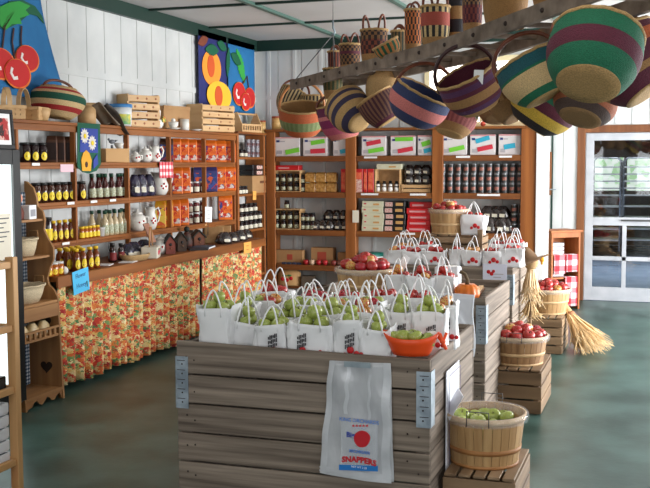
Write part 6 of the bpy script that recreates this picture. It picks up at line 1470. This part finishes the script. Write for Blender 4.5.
for i in range(n):
    q = B0+LD*(.18+.33*i)+V((0, 0, sag(.18+.33*i))); obj('rung', MB().box(q+LP*WID/2-ldr_o, (.045, WID-.035, .022), R=LR).mesh('r', OLDL, .004), t); obj('bolt', MB().ball(q-LP*.018-ldr_o, .012, 8).mesh('b', NAIL), t)
def at_lad(px, off=.5):   # the point of the ladder (off: 0 near rail .. 1 far rail) seen in picture column px
    a = A0+LP*(WID*off); k_ = (px-325)/F; n_ = CR-CF*k_
    s = -((a-EY).dot(n_))/LD.dot(n_)
    return a+LD*s+V((0, 0, sag(s)))
# rope and hook
hk = EY+ray(333, 20)*depth(at_lad(333, .5)); t = thing('ceiling_hook', 'ceiling hook and wires holding the far end of the ladder', 'hook', hk)
obj('hook', MB().tube([(0, 0, 0), (0, 0, -.06), (.015, 0, -.09), (0, 0, -.12), (-.012, 0, -.10)], .008, 8).mesh('h', METAL), t); obj('drop_wire', MB().cyl((0, 0, 0), (0, 0, ZC-hk.z), .0025, 6).mesh('w', WIRE), t)
for q in (A0+LD*.1+LP*0+V((0, 0, .038)), A0+LD*1.0+V((0, 0, .038)), A0+LD*.1+LP*WID+V((0, 0, .038))): obj('wire', MB().cyl((0, 0, -.11), q-hk, .0035, 6).mesh('w', WIRE), t)
hk2 = V((A0.x, A0.y, ZC))+LD*4.9+LP*.18; t = thing('ceiling_hook', 'ceiling hook and wires holding the near end of the ladder', 'hook', hk2)
obj('hook', MB().tube([(0, 0, 0), (0, 0, -.06), (.015, 0, -.09), (0, 0, -.12), (-.012, 0, -.10)], .006, 8).mesh('h', METAL), t)
for q in (A0+LD*4.5+V((0, 0, .038)), A0+LD*5.3+LP*WID+V((0, 0, .038))): obj('wire', MB().cyl((0, 0, -.11), q-hk2, .0035, 6).mesh('w', WIRE), t)
def camv(x, y, z): return (CR*x+CU*y-CF*z).normalized()
def hang(label, px, py, off, axis, dia_px, hgt_f, key, bands, spin=0, handle=.85, base=.6, rim=.95, hm=None, rimc=NAT, basec=NAT, alt=4, two=False, belly=1.0, tagc=False):
    """a basket whose body is centred on picture point (px, py), off across the ladder, its opening facing along axis (right, up, towards the viewer)"""
    a = at_lad(px, off); dist = depth(a); c = EY+ray(px, py)*dist; dia = dia_px*dist/F; h = dia*hgt_f; ax = camv(*axis)
    q = V((0, 0, 1)).rotation_difference(ax) @ Quaternion((0, 0, 1), spin)
    t = bolga('hanging_basket', label, c-ax*h*.5, q, key, dia, h, bands, handle, hm or LEATH, base, rim, rimc, basec, 'baskets hung below the ladder', alt, two, belly)
    if tagc: obj('price_tag', MB().box((0, 0, 0), (.05, .002, .075), R=Matrix.Rotation(.5, 3, 'Y')).move((.06, -dia*.46, h*.98)).mesh('t', PAPER), t)
    return t
GRN, MAR, PUR, NVB, PNK, ORG, TEAL, YLW, TAN, BLK, MAG = (22, 104, 72), (92, 30, 50), (84, 44, 84), (46, 56, 96), (206, 118, 112), (198, 100, 56), (22, 84, 92), (222, 184, 68), (164, 122, 74), (40, 34, 38), (140, 40, 92)
hang('big green basket with maroon band and wide tan base, nearest the camera', 593, 60, -.75, (.27, .87, -.40), 95, .62, 'h14', [(0, .36, GRN), (.36, .62, MAR), (.62, 1.01, GRN)], .3, .5, .66)
hang('maroon and tan striped basket at the right edge behind the green one', 632, 68, 1.0, (-.5, .8, -.25), 88, .66, 'h15', [(0, .25, MAR), (.25, .36, TAN), (.36, .62, MAR), (.62, .78, ORG), (.78, 1.01, MAR)], .4, .6, .6)
hang('teal and cream basket seen from below, left of the green one', 536, 79, .35, (-.42, .86, -.14), 70, .60, 'h11', [(0, .22, GRN), (.22, .62, (214, 182, 130)), (.62, .66, GRN), (.66, 1.01, TEAL)], .2, .8, .6)
hang('yellow, maroon and black striped basket below the teal one', 541, 109, 1.4, (.52, .80, .30), 70, .56, 'h12', [(0, .26, BLK), (.26, .5, YLW), (.5, .74, MAR), (.74, 1.01, GRN)], .5, .6, .55)
hang('rust basket with dark oval base below the big green one', 584, 106, 1.0, (.34, .88, -.24), 64, .42, 'h13', [(0, .3, (84, 66, 60)), (.3, .7, (170, 96, 62)), (.7, 1.01, ORG)], .5, .6, .66, basec=(150, 116, 76))
hang('purple and tan banded basket with dark handle and white tag', 473, 91, .3, (-.46, .82, .34), 62, .62, 'h8', [(0, .16, TAN), (.16, .32, PUR), (.32, .42, MAR), (.42, .62, TAN), (.62, .72, MAR), (.72, .84, PUR), (.84, 1.01, MAR)], .2, .95, .6, hm=LEATHD, tagc=True, rim=.97)
hang('speckled brown basket seen from below, right of the purple one', 507, 101, 1.2, (-.36, .88, -.3), 42, .9, 'h10', [(0, .4, (150, 112, 70)), (.4, 1.01, (120, 84, 52), (170, 130, 84))], .2, .6, .66, alt=2, basec=(150, 112, 72))
hang('plain brown basket tucked behind the speckled one', 496, 106, 1.9, (.1, .93, -.3), 40, .7, 'h10b', [(0, 1.01, (150, 112, 72))], .2, .6, .66, basec=(142, 106, 68))
hang('natural basket with maroon and sage bands below the purple one', 454, 121, 1.3, (.32, .92, -.12), 44, .62, 'h9', [(0, .32, TAN), (.32, .68, (164, 92, 88), (140, 70, 70)), (.68, 1.01, (170, 176, 140), TAN)], .4, .6, .62, alt=1)
hang('navy basket with wide pink band and leather handle', 417, 106, .3, (.44, .86, .34), 62, .54, 'h7', [(0, .36, NVB), (.36, .66, PNK), (.66, 1.01, NVB)], .5, .9, .58, rim=.97)
hang('natural tan basket facing forward behind the navy one', 384, 92, .85, (.15, .72, -.62), 38, .6, 'h6', [(0, 1.01, (206, 166, 112))], .2, .7, .62)
hang('dark red patterned basket left of the navy one', 381, 109, .6, (-.52, .82, -.02), 40, .72, 'h5', [(0, .14, MAR), (.14, .92, (70, 28, 38), (120, 80, 60)), (.92, 1.01, TAN)], .3, .0, .66, hm=LEATHD, alt=1)
hang('navy and cream ringed basket showing its round tan base', 352, 113, .3, (-.40, .60, -.58), 45, .72, 'h4', [(0, .22, (56, 48, 74)), (.22, .38, NAT), (.38, .56, (56, 48, 74)), (.56, .7, NAT), (.7, .86, (56, 48, 74)), (.86, 1.01, NAT)], .2, .6, .55)
hang('magenta basket with pink lower bands behind the ringed one', 341, 121, .7, (-.22, .96, .15), 44, .78, 'h3', [(0, .2, PNK), (.2, .42, (190, 84, 110)), (.42, .62, MAG), (.62, .68, (220, 130, 130)), (.68, 1.01, (108, 38, 76))], .3, .5, .62)
hang('orange basket with sage green band hanging at the far end', 302, 120, .35, (0, .92, .42), 46, .58, 'h2', [(0, .3, ORG), (.3, .62, (120, 134, 84), (140, 150, 100)), (.62, .94, ORG), (.94, 1.01, TAN)], .5, 1.1, .68, hm=mat('tan_cane_handle', (184, 120, 70), .5), rim=.98, alt=1)
hang('dark and cream striped basket leaning at the ladder far end', 290, 103, 1.1, (.42, .86, -.2), 30, .8, 'h1', [(0, 1.01, (60, 52, 44), (196, 168, 120))], .3, .9, .5, alt=1)
hang('dark striped basket behind the orange one at the ladder end', 317, 106, 1.7, (.0, .97, .1), 34, .6, 'h1b', [(0, .5, TAN), (.5, 1.01, (50, 44, 40), (190, 160, 110))], .3, 1.0, .6, hm=LEATHD, alt=1)
# baskets standing on the ladder
def stand(label, px, top, wpx, key, bands, off=.5, base=.8, handle=.8, two=True, rim=1.0, alt=2, hm=None, tilt=None, z=2.368, check=False):
    a = at_lad(px, off); dd_ = depth(a)/F; zt = EY.z+0; p = EY+ray(px, top)*depth(a); dia = wpx*dd_; h = max(.08, p.z-z)
    rot = (0, 0, radians(random.uniform(0, 90))) if tilt is None else tilt
    return bolga('market_basket', label, (a.x, a.y, z+.007+a.z-2.33), rot, key, dia, h, bands, handle, hm or LEATH, base, rim, NAT, NAT, 'baskets standing on the ladder', alt, two, 1.0, check=check)
DKC = ((38, 30, 28), (134, 92, 54)); DKR = ((52, 26, 28), (128, 62, 40)); DKG = ((40, 50, 38), (120, 92, 54))
stand('small dark patterned basket, farthest of those standing on the ladder', 335, 53, 14, 't1', [(0, .4, (90, 92, 56)), (.4, 1.01, *DKR)], .7)
stand('tall dark checked basket with hoop handle, second along the ladder', 350, 46, 21, 't2', [(0, .25, TAN), (.25, .58, *DKC), (.58, .68, MAR), (.68, 1.01, *DKC)], .5, handle=1.0, check=True)
stand('large dark checked basket with tall red handles on the ladder', 374, 32, 27, 't3', [(0, .34, TAN), (.34, .7, *DKR), (.7, 1.01, *DKC)], .6, handle=1.1, check=True)
stand('green and orange striped basket leaning on its side on the ladder', 391, 47, 27, 't4', [(0, .2, TAN), (.2, 1.01, (30, 92, 62), (190, 120, 60))], .12, base=.7, handle=0, tilt=(.2, -.45, 0))
stand('small dark basket behind the leaning green one on the ladder', 399, 33, 16, 't4b', [(0, .3, TAN), (.3, 1.01, *DKG)], .9, handle=.7)
stand('tall black and orange checked basket on the ladder middle', 413, 12, 17, 't5', [(0, .28, TAN), (.28, .98, (36, 32, 30), (196, 110, 50)), (.98, 1.01, TAN)], .6, handle=.8, check=True)
stand('cream and black basket with red woven band on the ladder', 435, 9, 29, 't6', [(0, .24, TAN), (.24, .5, (40, 36, 34), (206, 176, 120)), (.5, .78, (170, 76, 60)), (.78, 1.01, (40, 36, 34), (206, 176, 120))], .3, handle=1.0)
stand('tan and black banded basket right of the red-banded one', 456, -6, 16, 't7', [(0, .3, TAN), (.3, .5, BLK), (.5, .7, TAN), (.7, 1.01, BLK)], .7, handle=.8)
stand('maroon checked basket standing over the ladder middle right', 472, -10, 20, 't8', [(0, .3, TAN), (.3, .6, (76, 30, 44), (130, 60, 50)), (.6, 1.01, (50, 36, 44), (150, 110, 70))], .4, handle=.8, check=True)
stand('wide natural tan basket with maroon top on the ladder right', 505, -30, 46, 't9', [(0, .5, (160, 118, 68)), (.5, .62, (90, 40, 44)), (.62, 1.01, TAN)], .5, handle=.6)
stand('big plain tan basket at the near end of the ladder', 556, -55, 52, 't10', [(0, 1.01, (160, 118, 68))], .5, handle=.6)
stand('small dark green basket under the far rungs at the ladder end', 333, 70, 20, 't0', [(0, .3, TAN), (.3, 1.01, (60, 70, 40), (110, 90, 50))], .5, handle=0, two=False, z=2.19)
single('hanging_apple_ornament', MB().ball((0, 0, 0), .03, 12).mesh('a', APR), 'little red apple ornament on the white sill above the third bay', 'ornament', V((solve_x(483, YS+.05, 2.13), YS+.05, 2.130)))
# ------------------------------------------------------------------ light
def area(name, loc, rot, sx, sy, e, c=(1, 1, 1)):
    l = bpy.data.lights.new(name, 'AREA'); l.shape = 'RECTANGLE'; l.size = sx; l.size_y = sy; l.energy = e; l.color = c
    o_ = bpy.data.objects.new(name, l); COL.objects.link(o_); o_.location = loc; o_.rotation_euler = rot; return o_
DAY = (.97, .985, 1.0)
for i, (y0, y1, z0, z1) in enumerate(ROPEN):     # daylight entering the side windows and the wide doorway
    area('daylight', (XR+.14, (y0+y1)/2, (z0+z1)/2), (0, pi/2, 0), z1-z0, y1-y0, (32, 65, 620)[i], DAY)
for (x0, x1, z0, z1) in FOPEN: area('daylight', ((x0+x1)/2, YF-.14, (z0+z1)/2), (pi/2, 0, 0), x1-x0, z1-z0, 46, DAY)
area('kitchen_fill_light', (-.5, 16.27, 2.55), (0, 0, 0), .9, .12, 150, (.9, .95, 1))  # added light that brightens the kitchen floor behind the door
# added ceiling lamps out of view, put in to brighten the shop
LW = emis('added_lamp_glow', (255, 248, 236), 6)
for i, (x, y) in enumerate(((-2.9, 5.2), (-.6, 3.0), (1.0, 8.0), (-2.6, 1.0))):
    t = thing('added_ceiling_lamp', 'added unseen fill lamp %s, above the picture' % ['over the counter aisle', 'over the nearest bin', 'over the right aisle', 'behind the camera'][i], 'lamp', (x, y, ZC-.035))
    obj('housing', MB().bb(-.08, .08, -.6, .6, 0, .034).mesh('h', WHITE, .004), t); obj('tube', MB().cyl((0, -.57, -.02), (0, .57, -.02), .018, 12).mesh('t', LW), t)
    area('added_fill_light', (x, y, ZC-.09), (0, 0, 0), .12, 1.1, 9, (1, .96, .9))
w = bpy.data.worlds.new('sky'); SC.world = w; w.use_nodes = True; w.node_tree.nodes['Background'].inputs[0].default_value = (.85, .92, 1, 1); w.node_tree.nodes['Background'].inputs[1].default_value = .8
SC.view_settings.view_transform = 'Standard'; SC.view_settings.look = 'None'; SC.view_settings.gamma = 1; SC.view_settings.use_curve_mapping = False
SC.view_settings.exposure = 0.1
for l, ns in LABELS.items():
    k = len(l.replace(',', ' ').split())
    if k < 4 or k > 16: print('LABELLEN', k, l)
    if len(ns) > 1: print('LABELDUP', l, ns)
